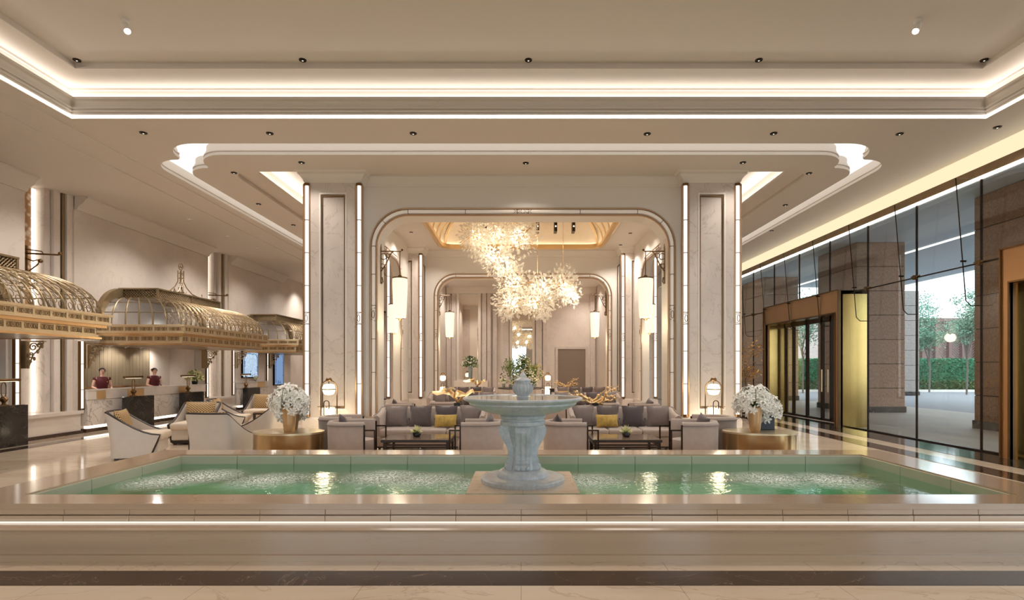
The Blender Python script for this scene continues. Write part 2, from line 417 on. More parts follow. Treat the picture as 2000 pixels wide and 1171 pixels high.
def thing(name, label, cat, loc=(0, 0, 0), rz=0., group=None, kind=None):
    o = bpy.data.objects.new(name, None); COL.objects.link(o); o.empty_display_size = .1
    o.location = loc; o.rotation_euler = (0, 0, rz); o['label'] = label; o['category'] = cat
    if group: o['group'] = group
    if kind: o['kind'] = kind
    return o
def tag(o, label, cat, group=None, kind=None):
    o['label'] = label; o['category'] = cat
    if group: o['group'] = group
    if kind: o['kind'] = kind
    return o
def struct(o, label=None, cat=None):
    o['kind'] = 'structure'
    if label: o['label'] = label
    if cat: o['category'] = cat
    return o
def sempty(name, label, cat, loc=(0, 0, 0)):
    o = bpy.data.objects.new(name, None); COL.objects.link(o); o.location = loc
    return struct(o, label, cat)
def share(name, src, parent, loc=(0, 0, 0), rot=(0, 0, 0), sc=(1, 1, 1)):
    """another object on the same mesh data"""
    o = bpy.data.objects.new(name, src.data); COL.objects.link(o); o.parent = parent
    o.location = loc; o.rotation_euler = rot; o.scale = sc; return o
def copy_tree(src, parent=None, loc=None, rz=None, label=None, group=None):
    c = src.copy(); COL.objects.link(c)
    if parent is not None: c.parent = parent
    if loc is not None: c.location = loc
    if rz is not None: c.rotation_euler = (0, 0, rz)
    if label: c['label'] = label
    if group: c['group'] = group
    for ch in list(src.children): copy_tree(ch, c)
    return c
def lamp(kind, loc, energy, color=SPOT_C, parent=None, aim=None, size=.05, angle=1.9, blend=.6, name='lamp'):
    d = bpy.data.lights.new(name, kind); d.energy = energy; d.color = color
    if kind == 'SPOT': d.spot_size = angle; d.spot_blend = blend
    d.shadow_soft_size = size
    o = bpy.data.objects.new(name, d); COL.objects.link(o); o.location = loc
    if aim is not None: o.rotation_euler = (Vector(aim)-Vector(loc)).to_track_quat('-Z', 'Y').to_euler()
    return o
def arc(cx, cy, r, a0, a1, n=10, ry=None):
    ry = r if ry is None else ry
    return [(cx+r*math.cos(a0+(a1-a0)*i/n), cy+ry*math.sin(a0+(a1-a0)*i/n)) for i in range(n+1)]
def offset(poly, d):
    """offset a CCW polygon outwards by d with clamped mitres"""
    n = len(poly); out = []
    for i in range(n):
        p0, p1, p2 = Vector(poly[i-1]), Vector(poly[i]), Vector(poly[(i+1) % n])
        e1 = (p1-p0).normalized(); e2 = (p2-p1).normalized()
        n1 = Vector((e1.y, -e1.x)); n2 = Vector((e2.y, -e2.x)); b = n1+n2
        if b.length < 1e-6: b = n1
        b.normalize(); k = max(.45, b.dot(n1))
        out.append(tuple(p1+b*(d/k)))
    return out
def rectpoly(x0, x1, y0, y1): return [(x0, y0), (x1, y0), (x1, y1), (x0, y1)]
def sweep(poly, prof):
    """profile [(outward offset, z)] swept round a CCW polygon"""
    mb = MB(); mb.rings([[(p[0], p[1], z) for p in offset(poly, u)] for (u, z) in prof]); return mb
# ================================================================== THE SETTING
H = 5.95
XL, XR, YB, YF = -11.2, 9.1, -6.0, 29.0
# ---------------- floor
floor = struct(MB().box(-12.6, 9.25, YB, YF+.2, -.12, 0).build('floor', 'floor_marble', smooth=0), 'polished cream marble floor of the lobby', 'floor')
def strip(n, x0, x1, y0, y1, m='dark_marble', lab='dark brown marble band laid in the floor', z=.004):
    return struct(MB().box(x0, x1, y0, y1, -.01, z).build('trim_%d' % n, m, smooth=0), lab, 'floor band')
strip(1, -10.1, 7.2, 4.10, 4.39, lab='dark brown marble band across the floor in front of the pool')
strip(2, 7.25, 7.72, YB, YF, lab='dark brown marble band along the floor on the glass wall side')
strip(3, 8.18, 9.1, YB, YF, 'black_marble', 'wide black marble border at the foot of the glass wall')
strip(4, -10.45, -10.12, YB, 28, lab='dark brown marble band along the floor before the reception desks')

# ---------------- ceiling
RX0, RX1, RY0, RY1 = -7.77, 8.03, -3.2, 9.34          # big coffer
def lobed(A, y0, r1, r2, g, y1):
    right = arc(A-g-r1, y0+r1, r1, -PI/2, 0, 8)        # first lobe
    x2 = A-r2; yy = y0+r1+(.07 if g > r2 else .05)
    right += [(x2, yy)] if abs(x2-(A-g)) > .02 else []
    right += arc(x2, yy+r2, r2, -PI/2, 0, 8)[1:]
    right += [(A, y1)]
    left = [(-x, y) for (x, y) in reversed(right)]
    return left+right                                    # CCW: left back ... front ... right back
ringO = lobed(7.76, 10.37, .73, .68, .75, 28.9)
ringI = lobed(7.33, 10.92, .65, .58, .63, 28.9)
ceil = sempty('ceiling', 'cream plaster ceiling with lit coffers', 'ceiling')
coffer = rectpoly(RX0, RX1, RY0, RY1)
MB().sheet(rectpoly(-12.6, XR+.15, YB, YF+.2), [coffer, ringO], H).build('soffit', 'ceiling_paint', ceil, 0)
def rec(s):   # side recesses either side of the pavilion
    a = [(s*4.8, 28.9), (s*4.8, 11.86), (s*5.95, 11.86)]+[(s*x, y) for x, y in arc(5.95, 12.3, .44, -PI/2, 0, 6)][1:]+[(s*6.39, 28.9)]
    return a if s > 0 else a[::-1]
recR, recL = rec(1), rec(-1)
MB().sheet(ringI, [recL, recR, rectpoly(-2.83, 2.83, 13.6, 19.05)], H).build('inner_soffit', 'ceiling_paint', ceil, 0)
# shallow line mouldings on the left-hand soffit and the crown against the left wall
MB().box(-8.80, -8.74, YB, 28, H-.025, H+.01).build('bead', 'ceiling_paint', ceil, 0)
MB().box(-8.06, -8.02, YB, 28, H-.02, H+.01).build('bead', 'ceiling_paint', ceil, 0)
cr = [(-11.22, H+.01), (-10.86, H+.01), (-10.86, H-.05), (-10.92, H-.08), (-10.98, H-.17), (-11.1, H-.25), (-11.14, H-.33), (-11.22, H-.33)]
mb = MB(); mb.prism([(x, z) for x, z in cr], YB, 12.2, 'y'); mb.prism([(x, z) for x, z in cr], 13.55, 19.3, 'y'); mb.prism([(x, z) for x, z in cr], 20.75, 25.3, 'y')
mb.build('crown_moulding', 'ceiling_paint', ceil, 40)
# the big coffer: fascia with three mouldings, light trough, band, raised centre panel
sweep(coffer, [(0, 5.95), (0, 5.962)]).build('fascia_edge', 'ceiling_paint', ceil, 0)
sweep(coffer, [(0, 5.962), (-.012, 5.968), (-.012, 6.0), (0, 6.006)]).build('led_strip', 'led_line', ceil, 0)
sweep(coffer, [(0, 6.006), (-.012, 6.006), (-.022, 6.012), (-.024, 6.040), (-.014, 6.044), (-.014, 6.050), (-.044, 6.052), (-.048, 6.058), (-.048, 6.084), (-.036, 6.088), (-.036, 6.094), (-.066, 6.096), (-.070, 6.102), (-.070, 6.128),
               (-.056, 6.132), (-.058, 6.16), (-.066, 6.19), (-.084, 6.215), (-.13, 6.228), (-.13, 6.27), (.0, 6.27), (.05, 6.355), (.15, 6.40), (.26, 6.41), (.26, 6.56), (.235, 6.565), (.235, 6.60), (.26, 6.60)]).build('fascia', 'ceiling_paint', ceil, 30)
sweep(coffer, [(.175, 6.413), (.24, 6.413), (.24, 6.425), (.175, 6.425)]).build('led_strip', 'led', ceil, 0)
panel = offset(coffer, -.39)
MB().sheet(offset(coffer, .27), [panel], 6.60).build('coffer_band', 'ceiling_paint', ceil, 0)
sweep(panel, [(0, 6.60), (0, 6.63), (.02, 6.635), (.02, 6.70)]).build('panel_step', 'ceiling_paint', ceil, 0)
MB().sheet(offset(panel, .03), [], 6.70).build('centre_panel', 'ceiling_paint', ceil, 0)
# the lobed light groove
sweep(ringO, [(0, H), (0, 6.0), (.02, 6.0), (.02, 6.03), (.0, 6.035), (.0, 6.06), (.035, 6.075), (.035, 6.13), (.05, 6.13), (.05, 6.25)]).build('groove_moulding', 'ceiling_paint', ceil, 30)
sweep(ringI, [(0, H), (0, 6.0), (-.02, 6.0), (-.02, 6.03), (.0, 6.035), (.0, 6.06), (-.035, 6.075), (-.035, 6.13), (-.05, 6.13), (-.05, 6.25)]).build('groove_moulding', 'ceiling_paint', ceil, 30)
MB().sheet(offset(ringO, .06), [offset(ringI, -.06)], 6.25).build('groove_top', 'led_ring', ceil, 0)
# side recesses with a cove on their outer side
for s, r in ((1, recR), (-1, recL)):
    inn = [(s*4.8, 28.9), (s*4.8, 11.9), (s*5.95, 11.9), (s*5.95, 28.9)]
    inn = inn if s > 0 else inn[::-1]
    sweep(r, [(0, H), (0, 5.99), (.02, 5.995), (.02, 6.05)]).build('recess_edge', 'ceiling_paint', ceil, 30)
    MB().sheet(offset(r, .02), [offset(inn, -.001)], 6.05).build('recess_step', 'ceiling_paint', ceil, 0)
    sweep(inn, [(0, 6.05), (-.02, 6.06), (-.02, 6.09), (.0, 6.09), (.0, 6.06), (.14, 6.06), (.14, 6.42)]).build('recess_cove', 'ceiling_paint', ceil, 30)
    MB().box(min(s*5.98, s*6.06), max(s*5.98, s*6.06), 12.0, 28.8, 6.062, 6.075).build('led_strip', 'led_side', ceil, 0)
    MB().sheet(offset(inn, .15), [], 6.42).build('recess_top', 'ceiling_paint', ceil, 0)

# ---------------- gilt vaulted tray in the pavilion ceiling
tray = []
for (cx, cy, a0) in ((2.33, 14.1, -PI/2), (2.33, 18.55, 0), (-2.33, 18.55, PI/2), (-2.33, 14.1, PI)):
    tray += arc(cx, cy, .5, a0, a0+PI/2, 6)
vault = sempty('ceiling_vault', 'gilded coved tray with ribs in the pavilion ceiling above the chandelier', 'ceiling vault')
prof = [(-.12, 5.86), (-.12, 5.80), (.0, 5.80), (.02, 5.97)]
sweep(tray, [(-.10, 5.98), (-.10, 5.86), (-.02, 5.82), (.04, 5.84), (.04, 5.98)]).build('rim', 'gold_pale', vault, 40)
MB().sheet(rectpoly(-2.9, 2.9, 13.5, 19.12), [offset(tray, -.0)], H+.004).build('rim_soffit', 'ceiling_paint', vault, 0)
def vp(t): return (-.02-1.25*(1-math.cos(t)), 5.98+1.0*math.sin(t))
sweep(tray, [vp(PI/2*i/10) for i in range(11)]).build('cove', 'dome_gold', vault, 50)
top = offset(tray, vp(PI/2)[0])
MB().sheet(top, [], 6.98).build('vault_top', 'dome_gold', vault, 0)
sweep(top, [(0, 6.98), (0, 6.93), (-.06, 6.93), (-.06, 6.98)]).build('top_rim', 'champagne', vault, 0)
ribs = [(s*2.83, y, s, 0) for s in (-1, 1) for y in (14.1, 14.85, 15.6, 16.35, 17.1, 17.85, 18.5)]
for (x, y, s, _) in ribs:
    mb = MB(); mb.tube([(x+s*(vp(PI/2*i/10)[0]), y, vp(PI/2*i/10)[1]-.01) for i in range(11)], .035, 6); mb.build('rib', 'gold_pale', vault, 60)
for s in (-1, 1):
    dx, dy = s*.707, .707
    mb = MB(); mb.tube([(s*2.68+dx*vp(PI/2*i/10)[0]*1.3, 18.9+dy*vp(PI/2*i/10)[0]*1.3, vp(PI/2*i/10)[1]-.01) for i in range(11)], .045, 6); mb.build('rib', 'gold_pale', vault, 60)
sweep(tray, [(-.03, 5.93), (-.09, 5.93), (-.09, 5.95), (-.03, 5.95)]).build('led_strip', 'dome_led', vault, 0)
for x in (.55, 1.15, 1.75, -1.2):
    mb = MB(); mb.box(x-.05, x+.05, 18.0, 18.35, 6.2, 6.92); mb.build('light_slot', 'bronze_dark', vault, 0)
    for z in (6.36, 6.7): MB().ball((x, 17.98, z), .028, 8, 6).build('light_bulb', 'lamp_glow', vault, 60)

# ---------------- walls
def ledtube(parent, pts, r=.055, rings=(), knots=(), glow=True, edge='bronze'):
    """glass light tube between bronze edges, with ring joints and ornamental knots"""
    mb = MB(); mb.tube(pts, r, 10); mb.build('light_tube', 'tube_light' if glow else 'tube_glass', parent, 60)
def column(name, x0, x1, y0, dep, lab, inner):
    c = sempty(name, lab, 'column', ((x0+x1)/2, y0, 0)); w = (x1-x0)/2; a = .17
    mb = MB()
    mb.box(-w+.03, w-.03, .05, dep, .56, 5.72)
    mb.build('shaft', 'column_marble', c, 0)
    for (p0, p1) in ((-w+.09, -.30), (.30, w-.09)): MB().box(p0, p1, .0, .06, .56, 5.72).build('stile', 'column_marble', c, 0)
    MB().box(-.30, .30, .0, .06, 5.50, 5.72).build('rail', 'column_marble', c, 0)
    MB().box(-.30, .30, .0, .06, .56, .72).build('rail', 'column_marble', c, 0)
    mb = MB(); z0, z1 = .72, 5.50
    for (q0, q1, q2, q3) in ((-.30, -.27, z0, z1), (.27, .30, z0, z1), (-.27, .27, z1-.03, z1), (-.27, .27, z0, z0+.03)): mb.box(q0, q1, -.008, .05, q2, q3)
    mb.build('panel_moulding', 'plaster', c, 0)
    mb = MB()
    for (q0, q1, q2, q3) in ((-.255, -.235, z0+.05, z1-.05), (.235, .255, z0+.05, z1-.05), (-.235, .235, z1-.08, z1-.05), (-.235, .235, z0+.05, z0+.08)): mb.box(q0, q1, .03, .058, q2, q3)
    mb.build('bronze_inlay', 'bronze', c, 0)
    mb = MB(); b = [(.0, 5.72), (.02, 5.74), (.04, 5.80), (.09, 5.86), (.12, 5.88), (.12, 5.92), (.17, 5.95)]
    rp = rectpoly(-w, w, .0, dep)
    mb.rings([[(p[0], p[1], z) for p in offset(rp, u)] for u, z in b]); mb.build('capital', 'plaster', c, 30)
    mb = MB(); mb.rings([[(p[0], p[1], z) for p in offset(rp, u)] for u, z in ((.06, 0), (.06, .12), (.04, .14), (.04, .5), (.02, .54), (.0, .56), (-.1, .56))]); mb.build('plinth', 'wall_marble', c, 30)
    for s in (-1, 1):
        x = s*(w-.04)
        MB().cyl((x, .02, .62), (x, .02, 5.66), .042, n=12).build('light_tube', 'tube_light', c, 60)
        mb = MB()
        for dx in (-.066, .066): mb.box(x+dx-.016, x+dx+.016, -.012, .05, .58, 5.69)
        mb.build('tube_frame', 'trim_bronze', c, 0)
        mb = MB()
        for z in (.60, 5.68): mb.cyl((x, .02, z-.025), (x, .02, z+.025), .072, n=12)
        mb.build('tube_cap', 'bronze', c, 60)
        mb = MB()
        for z in (1.3, 2.02, 3.46, 4.18, 4.9): mb.cyl((x, .02, z-.006), (x, .02, z+.006), .054, n=12)
        mb.build('ring_joint', 'bronze', c, 60)
        mb = MB(); zc = 2.74
        for dz in (-.13, .13): mb.cyl((x, .02, zc+dz-.006), (x, .02, zc+dz+.006), .056, n=12)
        mb.tube([(x+.028*math.cos(t*PI/8), -.036, zc+.075*math.sin(t*PI/8)) for t in range(16)], .006, 5, True)
        mb.tube([(x-.05, -.03, zc+.09), (x+.05, -.03, zc+.12)], .005, 5); mb.tube([(x-.05, -.03, zc-.09), (x+.05, -.03, zc-.12)], .005, 5)
        mb.build('knot_ornament', 'bronze', c, 60)
    return c
def archpath(x0, x1, ztop, r, z0=.0, n=10):
    return [(x0, z0)]+[(x, z) for x, z in arc(x0+r, ztop-r, r, PI, PI/2, n)]+[(x, z) for x, z in arc(x1-r, ztop-r, r, PI/2, 0, n)]+[(x1, z0)]
def archtrim(parent, x0, x1, ztop, r, mp, zb=.56, glow=True):
    """three-strand trim following an arch; mp maps (u, z, out) to a point"""
    P = archpath(x0, x1, ztop, r, zb)
    I = archpath(x0+.07, x1-.07, ztop-.07, r-.07, zb)
    mb = MB(); mb.tube([mp(u, z, .035) for u, z in I], .043, 8); mb.build('light_tube', 'tube_arch' if glow else 'tube_glass', parent, 60)
    for d in (0, .145):
        Q = archpath(x0+d, x1-d, ztop-d, r-d, zb)
        mb = MB(); mb.tube([mp(u, z, .03) for u, z in Q], .023, 6); mb.build('bronze_edge', 'trim_bronze', parent, 60)
    mb = MB(); mk = []
    for zz in [1.55, 2.3, 3.05, 3.75, ztop-r]: mk += [(x0+.07, zz, 0), (x1-.07, zz, 0)]
    for xx in [x0+r, x0+r+(x1-x0-2*r)/4, (x0+x1)/2-.12, (x0+x1)/2+.12, x1-r-(x1-x0-2*r)/4, x1-r]: mk.append((xx, ztop-.07, 1))
    for a in (PI*.75,): mk += [(x0+r+math.cos(a)*(r-.07), ztop-r+math.sin(a)*(r-.07), 2), (x1-r-math.cos(a)*(r-.07), ztop-r+math.sin(a)*(r-.07), 3)]
    for (u, z, hz) in mk:
        du, dz = {0: (0, .01), 1: (.01, 0), 2: (.007, .007), 3: (.007, -.007)}[hz]
        mb.tube([mp(u-du*.6, z-dz*.6, .035), mp(u+du*.6, z+dz*.6, .035)], .049, 8)
    mb.build('ring_joint', 'bronze', parent, 60)
    mb = MB()
    for zc in (2.85,):
        for u in (x0+.07, x1-.07):
            mb.tube([mp(u+.03*math.cos(t*PI/7), zc+.085*math.sin(t*PI/7), .1) for t in range(14)], .007, 5, True)
            for dz in (-.15, .15): mb.tube([mp(u-.06, zc+dz*.7, .09), mp(u+.06, zc+dz, .09)], .006, 5)
    u = (x0+x1)/2
    for k in (-.16, -.06, .06, .16): mb.tube([mp(u+k-.04, ztop-.11, .095), mp(u+k+.04, ztop-.03, .095)], .006, 5); mb.tube([mp(u+k-.04, ztop-.03, .095), mp(u+k+.04, ztop-.11, .095)], .006, 5)
    mb.build('knot_ornament', 'bronze', parent, 60)
mat('trim_bronze', lin(186, 152, 120), .3, .9)
mat('tube_arch', lin(225, 210, 195), .18, 0, emit=(1, .92, .82), es=.13)
def archwall(name, x0, x1, y0, y1, ax0, ax1, zt, r, lab, ztop=H):
    w = sempty(name, lab, 'wall')
    A = archpath(ax0+.15, ax1-.15, zt-.15, r-.15, 0)
    MB().prism([(x0, 0), (x0, ztop), (x1, ztop), (x1, 0)]+A[::-1], y0, y1, 'y').build('wall_body', 'plaster', w, 0)
    # raised plain architrave band round the opening, cornice above
    P1 = archpath(ax0-.12, ax1+.12, zt+.12, r+.12, .56); P0 = archpath(ax0+.02, ax1-.02, zt-.02, r-.02, .56)
    MB().prism(P1+P0[::-1], y0-.025, y0+.01, 'y').build('architrave', 'plaster', w, 0)
    archtrim(w, ax0, ax1, zt, r, lambda u, z, o: (u, y0-.02-o*.6, z))
    MB().prism([(y0, ztop), (y0-.12, ztop), (y0-.12, ztop-.03), (y0-.08, ztop-.06), (y0-.04, ztop-.14), (y0-.02, ztop-.16), (y0-.02, ztop-.22), (y0, ztop-.23)], x0, x1, 'x').build('cornice', 'plaster', w, 30)
    for a, b in ((x0, ax0-.12), (ax1+.12, x1)):
        if b-a > .02: MB().box(a, b, y0-.04, y0+.01, 0, .56).build('plinth', 'wall_marble', w, 0)
    return w
# front of the pavilion
column('column', -4.76, -3.53, 11.9, 1.1, 'marble column with two vertical light tubes, left of the front arch', 1)
column('column', 3.58, 4.81, 11.9, 1.1, 'marble column with two vertical light tubes, right of the front arch', -1)
archwall('wall_front', -3.6, 3.65, 12.2, 12.75, -3.39, 3.46, 5.23, .85, 'cream wall pierced by the wide front arch with bronze tube trim')
# second arch
column('column', -4.76, -3.53, 19.2, 1.1, 'marble column with light tubes inside the pavilion, left of the second arch', 1)
column('column', 3.58, 4.81, 19.2, 1.1, 'marble column with light tubes inside the pavilion, right of the second arch', -1)
archwall('wall_middle', -3.6, 3.65, 19.9, 20.3, -3.2, 3.32, 5.10, .8, 'cream wall pierced by the second arch behind the chandelier')
for s in (-1, 1):          # framed slot panel on the inner flank of each second column
    x = s*3.55-.0
    p = sempty('trim_%d' % (5 if s < 0 else 6), 'narrow bronze framed panel on the %s flank of the second column' % ('left' if s < 0 else 'right'), 'panel frame')
    mb = MB(); xx = s*3.525
    for (y0, y1, z0, z1) in ((19.28, 19.31, .8, 5.35), (19.70, 19.73, .8, 5.35), (19.31, 19.70, .8, .83), (19.31, 19.70, 5.32, 5.35)):
        mb.box(min(xx, xx-s*.02), max(xx, xx-s*.02), y0, y1, z0, z1)
    mb.build('frame_moulding', 'bronze_dark', p, 0)
# side walls of the pavilion with side arches
for s, nm in ((-1, 'left'), (1, 'right')):
    w = sempty('wall_pavilion_'+nm, 'cream %s side wall of the pavilion with its own arch' % nm, 'wall')
    x0, x1 = (s*4.02, s*4.3); ya, yb = 13.35, 18.15
    A = archpath(ya, yb, 5.2, .85, 0)
    MB().prism([(12.7, 0), (12.7, 6.0), (19.3, 6.0), (19.3, 0)]+A[::-1], min(x0, x1), max(x0, x1), 'x').build('wall_body', 'plaster', w, 0)
    archtrim(w, ya, yb, 5.22, .85, lambda u, z, o: (s*(4.02-o*.6), u, z))
    MB().box(min(s*3.98, s*4.32), max(s*3.98, s*4.32), 18.16, 19.25, 0, .58).build('plinth', 'wall_marble', w, 0)
    MB().box(min(s*3.98, s*4.32), max(s*3.98, s*4.32), 12.76, 13.34, 0, .58).build('plinth', 'wall_marble', w, 0)
    MB().box(min(s*4.02, s*4.3), max(s*4.02, s*4.3), 20.25, 29.0, 0, 6.0).build('rear_wall', 'wall_marble', w, 0)
    MB().box(min(s*4.75, s*4.82), max(s*4.75, s*4.82), 12.9, 29.0, 5.72, 6.45).build('upstand', 'plaster', w, 0)
    MB().box(min(s*4.3, s*4.82), max(s*4.3, s*4.82), 12.9, 29.0, 5.72, 5.95).build('upstand', 'plaster', w, 0)
# back wall of the pavilion
wb = sempty('wall_back', 'far marble wall of the pavilion with mirrors and pilasters', 'wall')
MB().box(-12.6, 9.3, YF, YF+.25, 0, 6.0).build('wall_body', 'wall_marble', wb, 0)
def pil(x0, x1, d=.12, m='column_marble'): MB().box(x0, x1, YF-d, YF+.01, .0, 5.7).build('pilaster', m, wb, 0)
for x0, x1 in ((-4.0, -3.75), (-3.72, -3.48), (-2.08, -1.86), (-1.82, -1.62), (-1.5, -1.3), (-.98, -.66), (.78, 1.1), (1.16, 1.36), (3.7, 3.95)): pil(x0, x1, .10+.05*((x0*10) % 2))
MB().box(-4.0, 4.0, YF-.22, YF, 5.62, 5.95).build('cornice', 'plaster', wb, 0)
mir = []
for i, (x0, x1, z0, z1) in enumerate(((-3.32, -2.3, 1.05, 5.6), (-.48, .60, .8, 5.6))):
    t = thing('wall_mirror', ('tall white framed wall mirror left of centre on the far wall', 'tall white framed wall mirror behind the big flower arrangement')[i], 'mirror', ((x0+x1)/2, YF-.02, z0))
    w = (x1-x0)/2; h = z1-z0
    mb = MB()
    mb.prism(rectpoly(-w-.14, w+.14, -.14, h+.14), -.10, .0, 'y', [rectpoly(-w, w, 0, h)])
    mb.build('mirror_frame', 'plaster', t, 0)
    MB().box(-w, w, -.04, -.02, 0, h).build('mirror_glass', 'mirror', t, 0)
MB().box(-3.5, -1.75, YF-.95, YF-.1, 0, .98).build('dado_ledge', 'wall_marble', wb, 0)
d1 = sempty('door_1', 'plain grey-brown doorway in the far wall', 'doorway', (2.7, YF, 0))
MB().box(-.74, .74, -.05, .0, 0, 2.66).build('door_panel', 'grey_recess', d1, 0)
mb = MB()
mb.prism([(-.86, 0), (-.86, 2.78), (.86, 2.78), (.86, 0), (.74, 0), (.74, 2.66), (-.74, 2.66), (-.74, 0)], -.08, .0, 'y')
mb.build('door_frame', 'column_marble', d1, 0)

# ---------------- left wall: reception bays and lit niches
wl_ = sempty('wall_left', 'marble wall behind the reception desks with lit niches', 'wall')
BAYS = ((7.0, 11.6), (14.3, 18.9), (21.6, 26.2))
NICH = ((12.22, 13.55), (19.35, 20.7))
def wpan(y0, y1, z0, z1, m='wall_marble', x=XL, d=.3): MB().box(x-d, x, y0, y1, z0, z1).build('marble_panel', m, wl_, 0)
wpan(YB, 12.2, 2.35, 5.95); wpan(YB, 6.2, 0, 2.35); wpan(11.75, 12.2, 0, 2.35)
wpan(13.55, 19.35, 2.35, 5.95); wpan(13.55, 13.7, 0, 2.35); wpan(19.05, 19.35, 0, 2.35)
wpan(20.7, 25.3, 0, 5.95)
for a, b in ((6.2, 11.75), (13.7, 19.05)):      # desk alcoves
    MB().box(-12.5, -12.35, a-.1, b+.1, 0, 2.5).build('alcove_back', 'wall_marble', wl_, 0)
    MB().box(-12.5, XL-.29, a-.1, b+.1, 2.36, 2.48).build('alcove_ceiling', 'plaster', wl_, 0)
    for y in (a, b): MB().box(-12.5, XL-.29, y-.06, y+.06, 0, 2.4).build('alcove_side', 'wall_marble', wl_, 0)
for a, b in NICH:
    MB().box(-11.75, -11.62, a, b, 0, 5.95).build('niche_back', 'wall_marble', wl_, 0)
    MB().box(-11.62, -11.60, a+.04, a+.58, 2.3, 5.9).build('gold_mosaic', 'floral_mosaic', wl_, 0)
    MB().box(-11.62, -11.57, a+.60, a+.66, .60, 5.90).build('led_strip', 'led_niche', wl_, 0)
    MB().box(-11.62, -11.40, a+.70, a+.86, .58, 5.95).build('pilaster', 'column_marble', wl_, 0)
    MB().box(-11.62, -11.32, a+.88, a+1.06, .58, 5.95).build('pilaster', 'wall_marble', wl_, 0)
    MB().box(-11.62, -11.28, a+1.08, a+1.14, .58, 5.95).build('bronze_bar', 'brass_dark', wl_, 0)
    MB().box(-11.62, -11.24, a+1.16, b, .58, 5.95).build('pilaster', 'wall_marble', wl_, 0)
    MB().box(-11.7, -11.62, a+.02, b, 5.80, 5.86).build('led_strip', 'led_niche', wl_, 0)
    MB().box(-11.62, -11.12, a-.1, b+.1, 0, .50).build('dado', 'wall_marble', wl_, 0)
    MB().box(-11.62, -11.06, a-.12, b+.12, .50, .58).build('dado_cap', 'wall_marble', wl_, 0)
    MB().box(-11.62, -11.08, a-.12, b+.12, 0, .08).build('skirting', 'dark_marble', wl_, 0)
# end of the left aisle
we = sempty('wall_left_end', 'pale marble wall closing the left aisle', 'wall')
MB().box(-12.6, -9.3, 28.0, 28.2, 0, 5.95).build('wall_body', 'wall_marble', we, 0)
MB().box(-5.6, -4.7, 28.0, 28.2, 0, 5.95).build('wall_body', 'wall_marble', we, 0)
MB().box(-9.3, -5.6, 28.0, 28.2, 4.6, 5.95).build('wall_head', 'wall_marble', we, 0)
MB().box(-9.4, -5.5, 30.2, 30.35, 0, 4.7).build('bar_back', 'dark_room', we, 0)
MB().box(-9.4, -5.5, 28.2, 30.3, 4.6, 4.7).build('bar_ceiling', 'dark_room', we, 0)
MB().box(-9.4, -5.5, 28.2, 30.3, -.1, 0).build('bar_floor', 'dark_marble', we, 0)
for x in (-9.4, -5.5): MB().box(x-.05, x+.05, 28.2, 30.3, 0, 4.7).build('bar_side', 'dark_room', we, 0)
MB().box(-12.1, -11.2, 25.3, 28.0, 2.2, 5.95).build('return_panel', 'wall_marble', we, 0)
MB().box(-11.5, -11.2, 25.3, 28.0, 0, 2.2).build('return_panel', 'wall_marble', we, 0)
# ---------------- rear of the lobby, behind the camera: two wide daylight windows
wr = sempty('wall_rear', 'lobby wall behind the camera with two wide windows', 'wall')
for x0, x1, z0, z1 in ((-12.6, -7.3, 0, 5.95), (.6, 3.6, 0, 5.95), (5.3, 9.3, 0, 5.95), (-7.3, .6, 4.3, 5.95), (3.6, 5.3, 4.3, 5.95)):
    MB().box(x0, x1, YB-.25, YB, z0, z1).build('wall_body', 'wall_marble', wr, 0)
for i, (x0, x1) in enumerate(((-7.3, .6), (3.6, 5.3))):
    wv = sempty('window_%d' % (i+1), 'wide bronze window behind the camera', 'window')
    MB().box(x0, x1, YB-.13, YB-.12, 0, 4.3).build('glass_pane', 'window_glass', wv, 0)
    k = max(1, round((x1-x0)/1.6))
    for j in range(k+1): x = x0+(x1-x0)*j/k; MB().box(x-.03, x+.03, YB-.2, YB-.05, 0, 4.3).build('mullion', 'bronze_dark', wv, 0)
MB().box(-12.62, -12.5, YB, YF, 0, 6).build('outer_skin', 'wall_marble', wl_, 0)

# ---------------- right glass wall
wrt = sempty('wall_right', 'frameless glass wall on slender joints along the driveway', 'wall')
ml = [YB+.15+1.75*k for k in range(0)]
ML = [10.7+1.75*k for k in range(-9, 11)]
D1, D2 = (15.0, 19.6), (5.3, 9.9)
ZJ = 3.73
for k in range(len(ML)-1):
    y0, y1 = ML[k]+.012, ML[k+1]-.012
    for z0, z1, nm in ((.02, ZJ-.012, 'lower_pane'), (ZJ+.012, 5.38, 'upper_pane')):
        if nm == 'lower_pane':
            segs = [(y0, y1)]
            for da, db in (D1, D2):
                ns = []
                for a, b in segs:
                    if b <= da or a >= db: ns.append((a, b)); continue
                    if a < da-.1: ns.append((a, da))
                    if b > db+.1: ns.append((db, b))
                segs = ns
        else: segs = [(y0, y1)]
        for a, b in segs: MB().box(XR, XR+.015, a, b, z0 if nm == 'lower_pane' else z0, z1).build('glass_pane', 'window_glass', wrt, 0)
